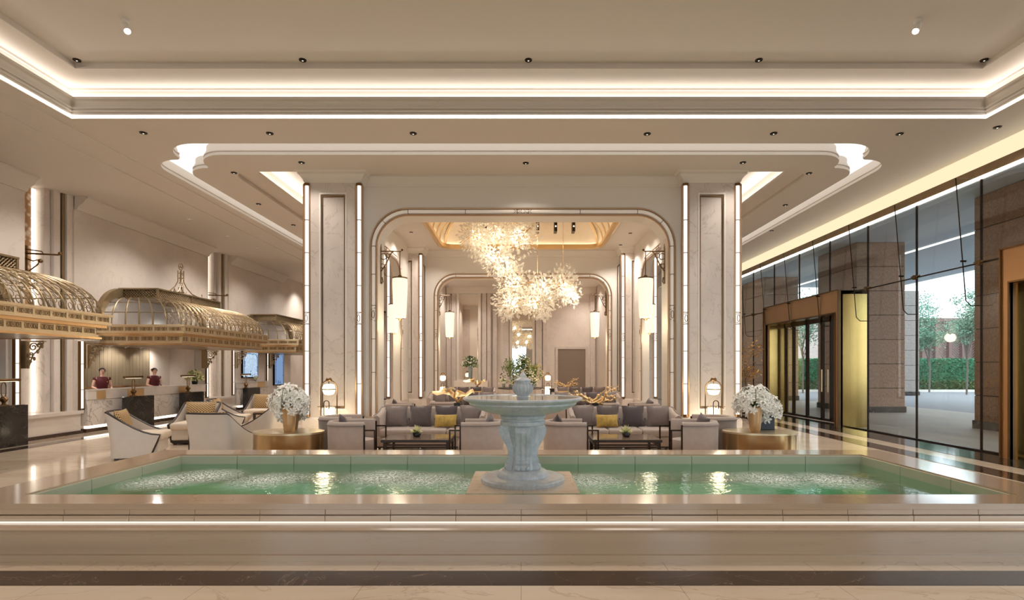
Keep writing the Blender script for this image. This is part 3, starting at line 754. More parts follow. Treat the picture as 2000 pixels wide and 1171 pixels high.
for y in ML:
    ins = any(a < y < b for a, b in (D1, D2))
    MB().box(XR-.01, XR+.03, y-.012, y+.012, 0 if not ins else 3.8, 5.4).build('seal_joint', 'bronze_dark', wrt, 0)
    # interior glass fin with a rounded lower end, dark polished edge
    fin = [(XR-.005, 5.4), (XR-.50, 5.4), (XR-.30, 2.98)]+[(XR-.20+.10*math.cos(a), 2.98+.10*math.sin(a)) for a in [PI+PI/2*i/5 for i in range(1, 6)]]+[(XR-.005, 2.88)]
    MB().prism([(x, z) for x, z in fin], y-.009, y+.009, 'y').build('glass_fin', 'fin_glass', wrt, 0)
    mb = MB(); mb.tube([(XR-.50, y, 5.4), (XR-.30, y, 2.98), (XR-.20, y, 2.88), (XR-.01, y, 2.88)], .011, 5); mb.build('fin_edge', 'bronze_dark', wrt, 60)
    mb = MB()
    mb.cyl((XR-.07, y, ZJ), (XR+.0, y, ZJ), .055, n=12)
    for dy in (-.14, .14): mb.cyl((XR-.05, y, ZJ), (XR-.02, y+dy, ZJ+.03), .016, n=6)
    mb.build('spider_fitting', 'bronze', wrt, 60)
    MB().cyl((XR-.40, y, ZJ+.03), (XR-.30, y, ZJ+.03), .02, n=8).build('fin_bolt', 'bronze_dark', wrt, 60)
MB().box(XR-.01, XR+.03, ML[0], ML[-1], ZJ-.012, ZJ+.012).build('seal_joint', 'bronze_dark', wrt, 0)
MB().box(XR-.03, XR+.05, YB, YF, 0, .03).build('floor_channel', 'bronze_dark', wrt, 0)
MB().box(XR-.03, XR+.1, YB, YF, 5.43, 5.62).build('head_beam', 'brass_dark', wrt, 0)
MB().box(XR-.05, XR+.02, YB, YF, 5.385, 5.43).build('led_strip', 'led_line', wrt, 0)
MB().box(XR-.02, XR+.1, YB, YF, 5.62, 5.96).build('cove_back', 'cove_wash_glow', wrt, 0)  # wall glows by itself in place of an LED wash
MB().box(XR, XR+.15, ML[-1], YF+.2, 0, 5.5).build('end_panel', 'granite', wrt, 0)
MB().box(XR, XR+.15, YB-.2, ML[0], 0, 5.5).build('end_panel', 'granite', wrt, 0)
# ---------------- bronze entrance portals
def portal(n, y0, y1, lab):
    d = sempty('door_%d' % n, lab, 'entrance door', (8.8, y0, 0)); Lh = y1-y0; Z = 3.80
    fr, hz = .17, .62
    mb = MB(); mb.prism([(0, 0), (0, Z), (Lh, Z), (Lh, 0), (Lh-fr, 0), (Lh-fr, Z-hz), (fr, Z-hz), (fr, 0)], .0, .12, 'x'); mb.build('portal_face', 'copper_bronze', d, 0)
    mb = MB(); mb.prism([(-.03, 0), (-.03, Z+.03), (Lh+.03, Z+.03), (Lh+.03, 0), (Lh, 0), (Lh, Z), (0, Z), (0, 0)], -.03, .05, 'x'); mb.build('portal_moulding', 'bronze', d, 0)
    mb = MB(); mb.prism([(fr-.03, 0), (fr-.03, Z-hz+.03), (Lh-fr+.03, Z-hz+.03), (Lh-fr+.03, 0), (Lh-fr, 0), (Lh-fr, Z-hz), (fr, Z-hz), (fr, 0)], -.025, .05, 'x'); mb.build('opening_moulding', 'bronze', d, 0)
    MB().box(.05, .80, 0, .10, 0, Z).build('side_panel', 'gold_polished', d, 0)
    MB().box(.05, .80, Lh-.10, Lh, 0, Z).build('side_panel', 'gold_polished', d, 0)
    MB().box(.12, .80, Lh-fr-.02, Lh-.1, 0, Z-hz).build('reveal', 'gold_polished', d, 0)
    MB().box(.12, .80, .1, fr+.02, 0, Z-hz).build('reveal', 'gold_polished', d, 0)
    MB().box(.05, .80, 0, Lh, Z-.1, Z).build('portal_roof', 'gold_polished', d, 0)
    MB().box(.12, .80, fr, Lh-fr, Z-hz, Z-hz+.08).build('portal_soffit', 'gold_polished', d, 0)
    yy = [fr+.02, .75, 1.55, 2.05, 2.95, 3.85, Lh-fr-.02]
    for k in range(len(yy)-1): MB().box(.70, .712, yy[k]+.03, yy[k+1]-.03, .06, Z-hz-.08).build('glass_leaf', 'door_glass', d, 0)
    for k, y in enumerate(yy): MB().box(.66, .75, y-.04, y+.04, 0, Z-hz).build('door_stile', 'bronze_dark', d, 0)
    MB().box(.66, .75, fr, Lh-fr, Z-hz-.1, Z-hz).build('door_head', 'bronze_dark', d, 0)
    MB().box(.66, .75, fr, Lh-fr, 0, .07).build('door_sill', 'bronze_dark', d, 0)
    for y in (1.63, 1.97): MB().cyl((.63, y, .9), (.63, y, 1.6), .018, n=8).build('door_handle', 'brass', d, 60)
    return d
portal(2, *D1, 'gold and copper portal with sliding glass doors in the glass wall')
portal(3, *D2, 'gold and copper entrance portal at the right edge of the glass wall')

# ---------------- outside the glass: driveway, canopy, granite piers, hedge, trees
dr = struct(MB().box(9.25, 70, YB-30, 80, -.13, -.02).build('ground', 'asphalt', smooth=0), 'grey asphalt driveway outside the glass wall', 'driveway')
struct(MB().box(9.25, 16.5, YB, 27, -.02, .0).build('pavement', 'paving', smooth=0), 'beige stone pavement outside the glass wall', 'pavement')
struct(MB().box(-30, 20, -60, YB-.3, -.13, -.02).build('ground', 'paving', smooth=0), 'stone forecourt behind the rear windows', 'forecourt')
struct(MB().box(9.0, 70, 37.4, 37.7, -.02, .14).build('kerb', 'plaster', smooth=0), 'white kerb stone in front of the hedge', 'kerb')
so = sempty('roof', 'grey porte-cochere ceiling outside the glass wall with thin light lines', 'canopy roof')
MB().box(9.3, 22, YB, 31.7, 6.3, 6.6).build('roof_slab', 'soffit_grey', so, 0)
MB().box(21.6, 21.75, YB, 31.5, 6.27, 6.3).build('light_line', 'soffit_line', so, 0)
MB().box(12.0, 21.5, 31.3, 31.42, 6.27, 6.3).build('light_line', 'soffit_line', so, 0)
MB().box(15.5, 15.62, YB, 31.3, 6.27, 6.3).build('light_line', 'soffit_line', so, 0)
MB().box(9.28, 9.34, YB, YF, 5.5, 6.3).build('fascia_panel', 'soffit_grey', so, 0)
pier_blocks = {}
def pier(x0, x1, y0, y1, m, lab, n=7, top=6.3):
    t = thing('stone_pier', lab, 'pier', (x0, y0, 0)); t['kind'] = 'structure'
    key = (round(x1-x0, 2), round(y1-y0, 2), m); hh = top/n
    MB().box(.02, x1-x0-.02, .02, y1-y0-.02, 0, top).build('pier_core', 'bronze_dark', t, 0)
    if key not in pier_blocks:
        mb = MB(); mb.rbox(((x1-x0)/2, (y1-y0)/2, hh/2), (x1-x0, y1-y0, hh-.02), .012, 1); o = mb.build('stone_block', m, t, 0); pier_blocks[key] = o; s0 = 1
    else: s0 = 0
    for k in range(s0, n): share('stone_block', pier_blocks[key], t, (0, 0, hh*k))
    MB().box(-.03, x1-x0+.03, -.03, y1-y0+.03, 0, .22).build('pier_base', 'black_marble', t, 0)
    return t
pier(12.4, 14.2, 20.0, 22.6, 'granite', 'brown granite pier outside, seen beside the gold portal')
pier(12.4, 14.2, 12.3, 14.8, 'granite', 'brown granite pier outside, close to the right-hand portal')
pier(12.4, 14.2, 4.6, 7.1, 'granite', 'brown granite pier outside, beyond the right edge of the view')
pier(12.4, 14.2, 27.7, 30.2, 'granite', 'brown granite pier outside at the far end of the glass wall')
pier(22.9, 24.0, 32.6, 33.6, 'granite_light', 'pale granite pier outside by the hedge')
gw = thing('granite_wall', 'brown granite wall outside past the left portal post', 'wall', (9.3, 30.5, 0), kind='structure')
MB().box(.02, 4.6, .02, .3, 0, 6.3).build('wall_core', 'bronze_dark', gw, 0)
b0 = MB().rbox((.56, 0, .44), (1.12, .08, .88), .012, 1).build('stone_block', 'granite', gw, 0)
for r in range(7):
    for c in range(4):
        if r or c: share('stone_block', b0, gw, (1.14*c, 0, .9*r))
# hedge: a dense clipped mass of leaves
def leaf_cloud(mb, pts, size, rnd, flat=0.0):
    for p in pts:
        a = rnd.uniform(0, 2*PI); b = rnd.uniform(-1, 1)
        d = Vector((math.cos(a), math.sin(a), b)).normalized(); e = d.orthogonal().normalized()
        e = (Matrix.Rotation(rnd.uniform(0, 2*PI), 3, d) @ e)
        s = size*rnd.uniform(.7, 1.3); p = Vector(p)
        mb.add([p-d*s, p+e*s*.45, p+d*s, p-e*s*.45], [(0, 1, 2, 3)])
rnd = random.Random(3)
hd = thing('hedge', 'clipped dark green hedge across the far side of the driveway', 'hedge', (9, 38.3, 0))
MB().box(0, 40, .25, 1.6, 0, 2.25).build('hedge_core', 'hedge_green', hd, 0)
mb = MB(); leaf_cloud(mb, [(rnd.uniform(0, 40), rnd.uniform(.05, .3), rnd.uniform(.5, 2.3)) for _ in range(22000)]+[(rnd.uniform(0, 40), rnd.uniform(.1, 1.6), rnd.uniform(2.2, 2.34)) for _ in range(5000)], .075, rnd)
tag_ = mb.build('hedge_leaves', 'hedge_green', hd, 0, weld=False); tag_['kind'] = 'stuff'
mb = MB(); leaf_cloud(mb, [(rnd.uniform(0, 40), rnd.uniform(-.55, .1), rnd.uniform(.05, .75)) for _ in range(9000)], .10, rnd)
o = mb.build('low_shrubs', 'leaf_green', hd, 0, weld=False); o['kind'] = 'stuff'
def tree(x, y, h, r, lab, seed, n=4200):
    rn = random.Random(seed); t = thing('tree', lab, 'tree', (x, y, 0))
    tips = []; mb = MB(); mb.tube([(0, 0, 0), (.05, 0, h*.25), (-.03, .03, h*.45)], [.055, .045, .035], 7)
    for k in range(11):
        a = rn.uniform(0, 2*PI); z0 = h*rn.uniform(.25, .5); q = Vector((math.cos(a)*r*rn.uniform(.5, 1), math.sin(a)*r*rn.uniform(.5, 1), h*rn.uniform(.55, .98)))
        m1 = Vector((q.x*.4, q.y*.4, z0+(q.z-z0)*.55)); mb.tube([(0, 0, z0), m1, q], [.028, .018, .007], 5); tips += [m1, q, (m1+q)/2]
    mb.build('trunk', 'bark', t, 60)
    mb = MB(); pts = []
    for _ in range(n):
        c = rn.choice(tips); pts.append((c.x+rn.gauss(0, r*.22), c.y+rn.gauss(0, r*.22), c.z+rn.gauss(0, r*.2)))
    leaf_cloud(mb, pts, .075, rn); o = mb.build('foliage', 'tree_green', t, 0, weld=False); o['kind'] = 'stuff'
for i, (px, y, h, r, lab) in enumerate(((1815, 36.6, 6.6, 1.3, 'slender pale green tree in front of the hedge, left in the clear glass bay'), (1888, 33.4, 6.8, .9, 'taller thin tree in front of the hedge beside the granite pier'),
                                       (1568, 35.4, 7.4, 1.9, 'leafy tree seen through and above the sliding doors of the gold portal'))):
    tree((px-CX)*y/F, y, h, r, lab, 20+i)
bd = thing('neighbour_building', 'pale building with dark lattice screens beyond the hedge', 'building', (26, 50, 0))
MB().box(0, 30, 1, 12, 0, 6.0).build('wall', 'building', bd, 0)
for k in range(9):
    x = 9+k*1.25
    MB().box(x, x+.28, .55, .9, 0, 6.2).build('post', 'building_dark', bd, 0)
MB().box(8.5, 20, .5, .95, 6.0, 6.3).build('beam', 'building_dark', bd, 0); MB().box(8.5, 20, .5, .95, 1.9, 2.15).build('beam', 'building_dark', bd, 0)
lat = None
for k in range(8):
    if lat is None:
        mb = MB()
        for i in range(-12, 16):
            for sg in (1, -1):
                pts = []
                for t in range(2):
                    z = 2.2 if t == 0 else 6.0
                    pts.append((i*.24+(sg*(z-2.2) if sg > 0 else 3.8-(z-2.2)), 0, z))
                (x0, _, z0), (x1, _, z1) = pts
                lo, hi = 0, .95
                def clip(xv): return z0+(z1-z0)*(xv-x0)/(x1-x0)
                ta = sorted([z0, z1, clip(lo), clip(hi)])
                a, b = max(z0, min(clip(lo), clip(hi))), min(z1, max(clip(lo), clip(hi)))
                if b-a > .05:
                    xa = x0+(x1-x0)*(a-z0)/(z1-z0); xb = x0+(x1-x0)*(b-z0)/(z1-z0)
                    mb.tube([(xa, 0, a), (xb, 0, b)], .025, 4)
        lat = mb.build('lattice_screen', 'building_dark', bd, 0); lat.location = (9.29, .7, 0)
    else: share('lattice_screen', lat, bd, (9.29+1.25*k, .7, 0))
# ================================================================== LIGHT FITTINGS
ORD = ['first', 'second', 'third', 'fourth', 'fifth', 'sixth', 'seventh', 'eighth', 'ninth', 'tenth']
proto = {}
def downlight(loc, lab, group, dark=True, tilt=(0, 0), energy=SPOT_E, aim=None, r=.055, angle=2.2):
    """recessed gimbal downlight: ring, dark cup and lens"""
    key = (dark, r)
    if key not in proto:
        t = thing('downlight', lab, 'downlight', loc, 0, group)
        mb = MB(); mb.lathe([(r*.8, .03), (r*.8, -.006), (r*1.15, -.012), (r*1.2, -.002), (r*1.2, .002)], 16)
        mb.build('trim_ring', 'bronze_dark' if dark else 'spot_white', t, 50)
        mb = MB(); mb.lathe([(r*.72, -.018), (r*.75, .03), (.01, .03)], 14); mb.build('cup', 'spot_black' if dark else 'spot_white', t, 50)
        MB().ball((0, 0, -.01), (r*.36, r*.36, .012), 10, 6).build('lens', 'lamp_glow', t, 60)
        proto[key] = t
    else: t = copy_tree(proto[key], None, loc, None, lab, group)
    if energy: lamp('SPOT', (loc[0], loc[1], loc[2]-.06), energy, SPOT_C, aim=aim or (loc[0], loc[1]+.01, 0), size=.06, angle=angle, blend=.9, name='downlight_lamp')
    return t
row = lambda i, n: ('leftmost' if i == 0 else 'rightmost' if i == n-1 else ORD[i]+' from the left')
pts = [(280, 259), (527, 260), (807, 260), (1264, 261), (1511, 260), (1757, 261), (1948, 248)]
for i, (px, py) in enumerate(pts):
    y = 4.3*F/(CY-py); p = at(px, py, y); downlight((p.x, p.y, H), 'dark recessed downlight in the soffit row beyond the big coffer, '+row(i, 7), 'soffit row downlights')
pts = [(589, 317), (1027, 318), (1451, 317)]
for i, (px, py) in enumerate(pts):
    y = 4.3*F/(CY-py); p = at(px, py, y); downlight((p.x, p.y, H), 'dark recessed downlight just in front of the front arch wall, '+row(i, 3), 'arch row downlights', energy=SPOT_E*.6)
pts = [(457, 337, 'dark downlight inside the lobed groove near its left corner'), (1580, 338, 'dark downlight inside the lobed groove near its right corner'),
       (505, 398, 'small downlight beside the left lit recess'), (1534, 400, 'small downlight beside the right lit recess'), (573, 439, 'small downlight between left groove and column'), (1507, 450, 'small downlight between right groove and column')]
for px, py, lab in pts:
    y = 4.3*F/(CY-py); p = at(px, py, y); downlight((p.x, p.y, H), lab, 'inner soffit downlights')
pts = [(370, 427, 'white recessed downlight over the left aisle, nearest of three'), (444, 460, 'white recessed downlight over the left aisle, middle of three'), (502, 483, 'white recessed downlight over the left aisle, farthest of three')]
for px, py, lab in pts:
    y = 4.3*F/(CY-py); p = at(px, py, y); downlight((p.x, p.y, H), lab, 'left aisle downlights', dark=False, r=.07)
pts = [(803, 453, 'downlight in the pavilion ceiling left of the gilt vault'), (1231, 455, 'downlight in the pavilion ceiling right of the gilt vault, nearer one'), (1212, 478, 'downlight in the pavilion ceiling right of the gilt vault, farther one')]
for px, py, lab in pts:
    y = 4.3*F/(CY-py); p = at(px, py, y); downlight((p.x, p.y, H), lab, 'pavilion downlights', r=.05)
pts = [(165, 127), (597, 125), (1032, 125), (1475, 126), (1907, 127)]
for i, (px, py) in enumerate(pts):
    y = 5.05*F/(CY-py); p = at(px, py, y); downlight((p.x, 8.87, 6.70), 'black gimbal downlight at the edge of the raised ceiling panel, '+row(i, 5), 'gimbal downlights', r=.05, energy=0)
# two surface-mounted cylinder spots
def cylspot(px, py, lab, sgn):
    y = 4.85*F/(CY-py); p = at(px, py, y)
    t = thing('cylinder_spotlight', lab, 'spotlight', (p.x-sgn*.05, p.y, 6.70), 0, 'cylinder spots')
    MB().cyl((0, 0, 0), (0, 0, -.03), .05, n=14).build('mount', 'spot_white', t, 60)
    MB().cyl((0, 0, -.02), (0, 0, -.10), .012, n=8).build('stem', 'spot_white', t, 60)
    d = Vector((sgn*.5, -.35, -.8)).normalized(); c = Vector((0, 0, -.10))
    MB().cyl(c-d*.07, c+d*.11, .045, n=16).build('housing', 'spot_white', t, 60)
    MB().cyl(c+d*.108, c+d*.115, .04, n=16).build('lens', 'spot_lens', t, 60)
    lamp('SPOT', (p.x, p.y-.05, 6.5), SPOT_E, SPOT_C, aim=(p.x*.5, 4.5, 0), size=.05, angle=1.6, blend=.8, name='cylinder_lamp')
cylspot(252, 66, 'white cylinder spotlight on the raised ceiling panel at left', 1)
cylspot(1785, 66, 'white cylinder spotlight on the raised ceiling panel at right', -1)
# added lamps without fittings over the pool and rear lobby, to light the foreground
for x in (-6, -2, 2, 6):
    for y, an in ((-1.5, 1.7), (2.7, 1.05), (6.3, 1.5)): lamp('SPOT', (x, y, 6.6), SPOT_E*(1.3 if y < 5 else 1.7), SPOT_C, aim=(x, y, 0), size=(.8 if y == 2.7 else .25), angle=an, blend=.9, name='coffer_fill')
for y in (13.5, 16.3, 18.7, 22, 25, 27.5):
    for x in (-3.2, 3.3): lamp('SPOT', (x, y, 5.85), SPOT_E*(.85 if y < 20 else 1.75), SPOT_C, aim=(x, y, 0), size=.06, angle=2.4, blend=.9, name='pavilion_fill')  # added lamps without fittings, stronger at the back to brighten it
for y in (6, 9, 12, 15, 18, 21.5, 25): lamp('SPOT', (-9.6, y, 5.85), SPOT_E*1.35, SPOT_C, aim=(-9.9, y, 0), size=.06, angle=2.3, blend=.9, name='aisle_lamp')
for y in (8, 11, 14, 17, 20, 23): lamp('SPOT', (-7.3, y, 5.85), SPOT_E*.8, SPOT_C, aim=(-9.6, y+.6, 2.2), size=.06, angle=1.5, blend=.9, name='canopy_fill')  # added lamps without fittings, to brighten the canopy fronts
for y in (13, 17, 21, 25): lamp('SPOT', (7.0, y, 5.85), SPOT_E*.7, SPOT_C, aim=(7.0, y, 0), size=.06, angle=2.2, blend=.9, name='aisle_lamp')

# ---------------- hanging lanterns on arch brackets
def lantern(x, y, lab, s, plate, ztop=3.72, zb=2.79, rz=0.):
    """ribbed frosted lantern hung from a scrolled bronze bracket; s = side (+1 arm towards +x)"""
    t = thing('pendant_lantern', lab, 'lantern', (x, y, 0), rz, 'pendant lanterns')
    mb = MB(); n = 28; prof = [(.10, zb+.0), (.135, zb+.02), (.145, zb+.10), (.172, ztop-.12), (.168, ztop-.02), (.10, ztop)]
    vs = []; fs = []
    for r, z in prof:
        for j in range(n*2):
            a = 2*PI*j/(n*2); rr = r*(1+.02*(1 if j % 2 else -1)); vs.append((rr*math.cos(a), rr*math.sin(a), z))
    k = n*2
    for i in range(len(prof)-1):
        for j in range(k): fs.append((i*k+j, i*k+(j+1) % k, (i+1)*k+(j+1) % k, (i+1)*k+j))
    fs.append(tuple(range(k))); fs.append(tuple((len(prof)-1)*k+j for j in range(k)))
    mb.add(vs, fs); mb.build('shade', 'lantern_glow', t, 0)
    mb = MB(); mb.lathe([(.10, ztop-.005), (.175, ztop-.01), (.175, ztop+.012), (.06, ztop+.03), (.03, ztop+.07)], 20); mb.build('shade_cap', 'bronze', t, 40)
    mb = MB(); mb.lathe([(.02, zb-.05), (.05, zb-.01), (.11, zb), (.11, zb+.012), (.05, zb+.012)], 14); mb.build('finial', 'bronze', t, 40)
    zt = ztop+.62
    MB().cyl((0, 0, ztop+.05), (0, 0, zt), .01, n=6).build('hanging_rod', 'bronze', t, 60)
    L = plate
    mb = MB(); mb.tube([(-s*L, 0, zt), (s*.03, 0, zt)], .014, 6); mb.ball((s*.05, 0, zt+.03), .028, 8, 6)
    mb.tube([(-s*L, 0, zt-.5), (-s*L*.7, 0, zt-.3), (-s*L*.45, 0, zt-.05), (-s*L*.3, 0, zt)], .012, 6)
    for cx, cz, r in ((-s*L*.82, zt-.12, .07), (-s*L*.6, zt-.1, .05), (-s*L*.86, zt-.34, .05)):
        mb.tube([(cx+r*math.cos(2*PI*i/12), 0, cz+r*math.sin(2*PI*i/12)) for i in range(12)], .010, 5, True)
    mb.build('bracket_arm', 'bronze', t, 60)
    mb = MB(); mb.box(-s*L-.03, -s*L+.03, -.05, .05, zt-.75, zt+.12); mb.ball((-s*L, 0, zt+.15), .04, 8, 6)
    mb.tube([(-s*L+s*.03, 0, zt-.75), (-s*L+s*.07, 0, zt-.70), (-s*L+s*.05, 0, zt-.6)], .014, 5); mb.build('wall_plate', 'bronze', t, 50)
    lamp('POINT', (x, y, zb-.15), 10, (1, .86, .62), size=.15, name='lantern_lamp')
    return t
lantern(-2.80, 12.48, 'large white pendant lantern at the left inside of the front arch', 1, .46)
lantern(2.87, 12.48, 'large white pendant lantern at the right inside of the front arch', -1, .46)
lantern(-4.16, 17.66, 'white pendant lantern half hidden behind the large left one', -1, .36, rz=PI/2)
lantern(4.20, 17.66, 'white pendant lantern half hidden behind the large right one', -1, .36, rz=PI/2)
lantern(-2.66, 20.1, 'small looking pendant lantern beyond the second arch, left', 1, .42)
lantern(2.74, 20.1, 'small looking pendant lantern beyond the second arch, right', -1, .42)

# ---------------- chandelier of porcelain leaves
ch = thing('chandelier', 'cascading chandelier of white porcelain leaves under the gilt vault', 'chandelier', (0, 16.3, 0))
rc = random.Random(11)
def leafmesh(L, w, bend):
    mb = MB(); rows = []
    for i, (t, ww) in enumerate(((0, .08), (.25, .8), (.55, 1.), (.82, .6), (1, .03))):
        z = bend*math.sin(t*PI*.9)*L
        rows.append([(t*L, -ww*w/2, z+.18*ww*w), (t*L, 0, z), (t*L, ww*w/2, z+.18*ww*w)])
    mb.rings(rows, closed=False); return mb
clusters = [(930, 462, 30, 36, 360), (972, 455, 34, 26, 150), (1012, 462, 38, 34, 250), (960, 500, 34, 18, 120), (985, 520, 34, 20, 160), (1005, 552, 36, 26, 210),
            (1060, 560, 34, 28, 190), (1100, 558, 30, 36, 260), (1000, 592, 34, 26, 240), (1045, 590, 36, 28, 230), (1118, 575, 16, 20, 60), (990, 612, 16, 12, 50), (1062, 612, 14, 14, 50), (1030, 440, 16, 14, 70)]
leaves = []
for (px, py, rx, ry, n) in clusters:
    c = at(px, py, 16.3); s = 16.3/F
    for _ in range(int(n*1.6)):
        d = Vector((rc.gauss(0, 1), rc.gauss(0, 1), rc.gauss(0, 1))); d = d/max(1e-3, d.length)*rc.uniform(.2, 1.2)**.7
        p = Vector((c.x+d.x*rx*s, d.y*.55, c.z+d.z*ry*s)); leaves.append((p, d))
srcs = []
def leafM(p, d, L):
    q = (d+Vector((rc.gauss(0, .5), rc.gauss(0, .5), rc.gauss(0, .5)-.15))).normalized()
    R = q.to_track_quat('X', 'Z').to_matrix().to_4x4() @ Matrix.Rotation(rc.uniform(0, 2*PI), 4, 'X')
    return Matrix.Translation(p) @ R @ Matrix.Scale(L, 4)
base = [leafmesh(1, .52, b) for b in (.12, -.1, .22)]
rc.shuffle(leaves); leaves.sort(key=lambda l: l[0].y)
singles, rest = leaves[:298], leaves[298:]
first = [None, None, None]
for (p, d) in singles:
    k = rc.randrange(3); X = leafM(p, d, rc.uniform(.10, .155))
    if first[k] is None: o = base[k].build('leaf', 'leaf_porcelain', ch, 60); first[k] = o
    else: o = share('leaf', first[k], ch)
    loc, rot, sc = X.decompose(); o.location = loc; o.rotation_mode = 'QUATERNION'; o.rotation_quaternion = rot; o.scale = sc
mb = MB()
for (p, d) in rest: b = base[rc.randrange(3)]; mb.add(b.v, b.f, leafM(p, d, rc.uniform(.08, .14)))
o = mb.build('leaf_mass', 'leaf_porcelain', ch, 60, weld=False); o['kind'] = 'stuff'
mb = MB()
cp = [at(px, py, 16.3) for px, py in ((925, 462), (975, 455), (1030, 450), (1010, 480), (965, 505), (990, 530), (1010, 560), (1100, 555), (1050, 590), (1000, 600))]
cp = [Vector((p.x, 0, p.z)) for p in cp]
for i in range(len(cp)-1): mb.tube([cp[i], (cp[i]+cp[i+1])/2+Vector((0, rc.uniform(-.1, .1), .04)), cp[i+1]], .015, 5)
for (p, d) in leaves[::16]:
    q = min(cp, key=lambda c: (c-p).length); mb.tube([q, (q+p)/2+Vector((0, 0, .03)), p], .006, 4)
mb.build('branch_frame', 'champagne', ch, 60)
mb = MB()
for p in cp[::1]: mb.tube([p, (p.x, p.y, 7.0)], .005, 4)
mb.build('suspension_wire', 'champagne', ch, 60)
for (px, py, rx, ry, n) in clusters[:11:1]:
    c = at(px, py, 16.3); lamp('POINT', (c.x, 16.3, c.z), 17, (1, .88, .68), size=.10, name='chandelier_lamp')
for (px, py) in ((945, 455), (1015, 448), (1008, 478), (990, 515), (1000, 545), (1095, 545), (1075, 580), (1005, 590), (1045, 600)):
    c = at(px, py, 15.85); MB().ball((c.x, -.3, c.z), .028, 8, 6).build('bulb', 'globe_glow', ch, 60)

for x, y in ((-10.3, 26.6), (-8.0, 26.4)): lamp('SPOT', (x, y, 5.8), 260, SPOT_C, aim=(x-.6, y+.6, 1.5), size=.06, angle=2.0, blend=.9, name='end_bay_fill')  # added lamps without fittings that brighten the far left bay
# ================================================================== POOL AND FOUNTAIN
PX, PY0, PY1 = 4.72, 5.13, 7.50            # inner edge of the coping
OX, OY0, OY1 = 5.22, 4.78, 7.92            # outer edge
pool = thing('reflecting_pool', 'raised rectangular stone pool of green water in front of the arch', 'pool', (0, 0, 0))
ZC, ZW = .45, .32
mb = MB(); mb.prism(rectpoly(-OX, OX, OY0, OY1), ZC-.05, ZC, 'z', [rectpoly(-PX, PX, PY0, PY1)]); mb.build('coping', 'pool_stone', pool, 0)
mb = MB(); mb.prism(rectpoly(-OX+.03, OX-.03, OY0+.03, OY1-.03), ZC-.075, ZC-.05, 'z', [rectpoly(-PX, PX, PY0, PY1)]); mb.build('coping_bead', 'pool_stone', pool, 0)
mb = MB(); mb.prism(rectpoly(-OX+.05, OX-.05, OY0+.05, OY1-.05), .0, ZC-.07, 'z', [rectpoly(-PX, PX, PY0, PY1)]); mb.build('pool_body', 'pool_stone', pool, 0)
# upper riser of separate stone panels, two courses
src = {}
def rows_of(name, y, z0, z1, w, d, x0, x1, m='pool_stone', gap=.003, off=0):
    n = round((x1-x0)/w); w = (x1-x0)/n
    for k in range(n):
        key = (name, z0)
        if key not in src: o = MB().rbox((0, 0, 0), (w-gap, d, z1-z0-gap), .003, 1).build(name, m, pool, 0); src[key] = o
        else: o = share(name, src[key], pool)
        o.location = (x0+w*(k+.5), y, (z0+z1)/2)
rows_of('stone_panel', OY0+.035, .345, ZC-.052, .58, .03, -OX-.0, OX)
rows_of('stone_panel', OY0+.025, .285, .343, .58, .03, -OX, OX)
# lower plinth step with lit lip
QX, QY = OX+.22, OY0-.16
MB().prism(rectpoly(-QX, QX, QY+.02, OY1+.14), .0, .285, 'z', [rectpoly(-PX, PX, PY0, PY1)]).build('plinth_body', 'pool_stone', pool, 0)
prof = [(0, .0), (.02, .0), (.02, .055), (.0, .06), (.0, .235), (.012, .24), (.012, .25), (.03, .258), (.034, .274), (.02, .288), (-.04, .288), (-.06, .287)]
sweep(rectpoly(-QX, QX, QY, OY1+.16), prof).build('plinth_moulding', 'pool_stone', pool, 25)
sweep(rectpoly(-OX-.01, OX+.01, OY0-.01, OY1+.02), [(.0, .290), (.03, .290), (.03, .296), (.0, .296)]).build('led_strip', 'step_led', pool, 0)
# inside: tiled walls and floor
tl = {}
def tiles(n, L, rz, org):
    w = L/n
    for k in range(n):
        if w not in tl: o = MB().rbox((w/2, 0, 0), (w-.006, .02, .36), .002, 1).build('wall_tile', 'pool_tile', pool, 0); tl[w] = o
        else: o = share('wall_tile', tl[w], pool)
        o.rotation_euler = (0, 0, rz); o.location = (org[0]+math.cos(rz)*w*k, org[1]+math.sin(rz)*w*k, .25)
tiles(12, 2*PX, 0, (-PX, PY1-.008)); tiles(3, PY1-PY0, PI/2, (-PX+.008, PY0)); tiles(3, PY1-PY0, PI/2, (PX-.008, PY0)); tiles(12, 2*PX, 0, (-PX, PY0+.008))
MB().box(-PX, PX, PY0, PY1, .06, .08).build('pool_floor', 'pool_floor', pool, 0)
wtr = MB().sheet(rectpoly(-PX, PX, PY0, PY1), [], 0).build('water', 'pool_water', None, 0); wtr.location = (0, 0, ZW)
tag(wtr, 'rippling pale green water filling the stone pool', 'water', kind='stuff')
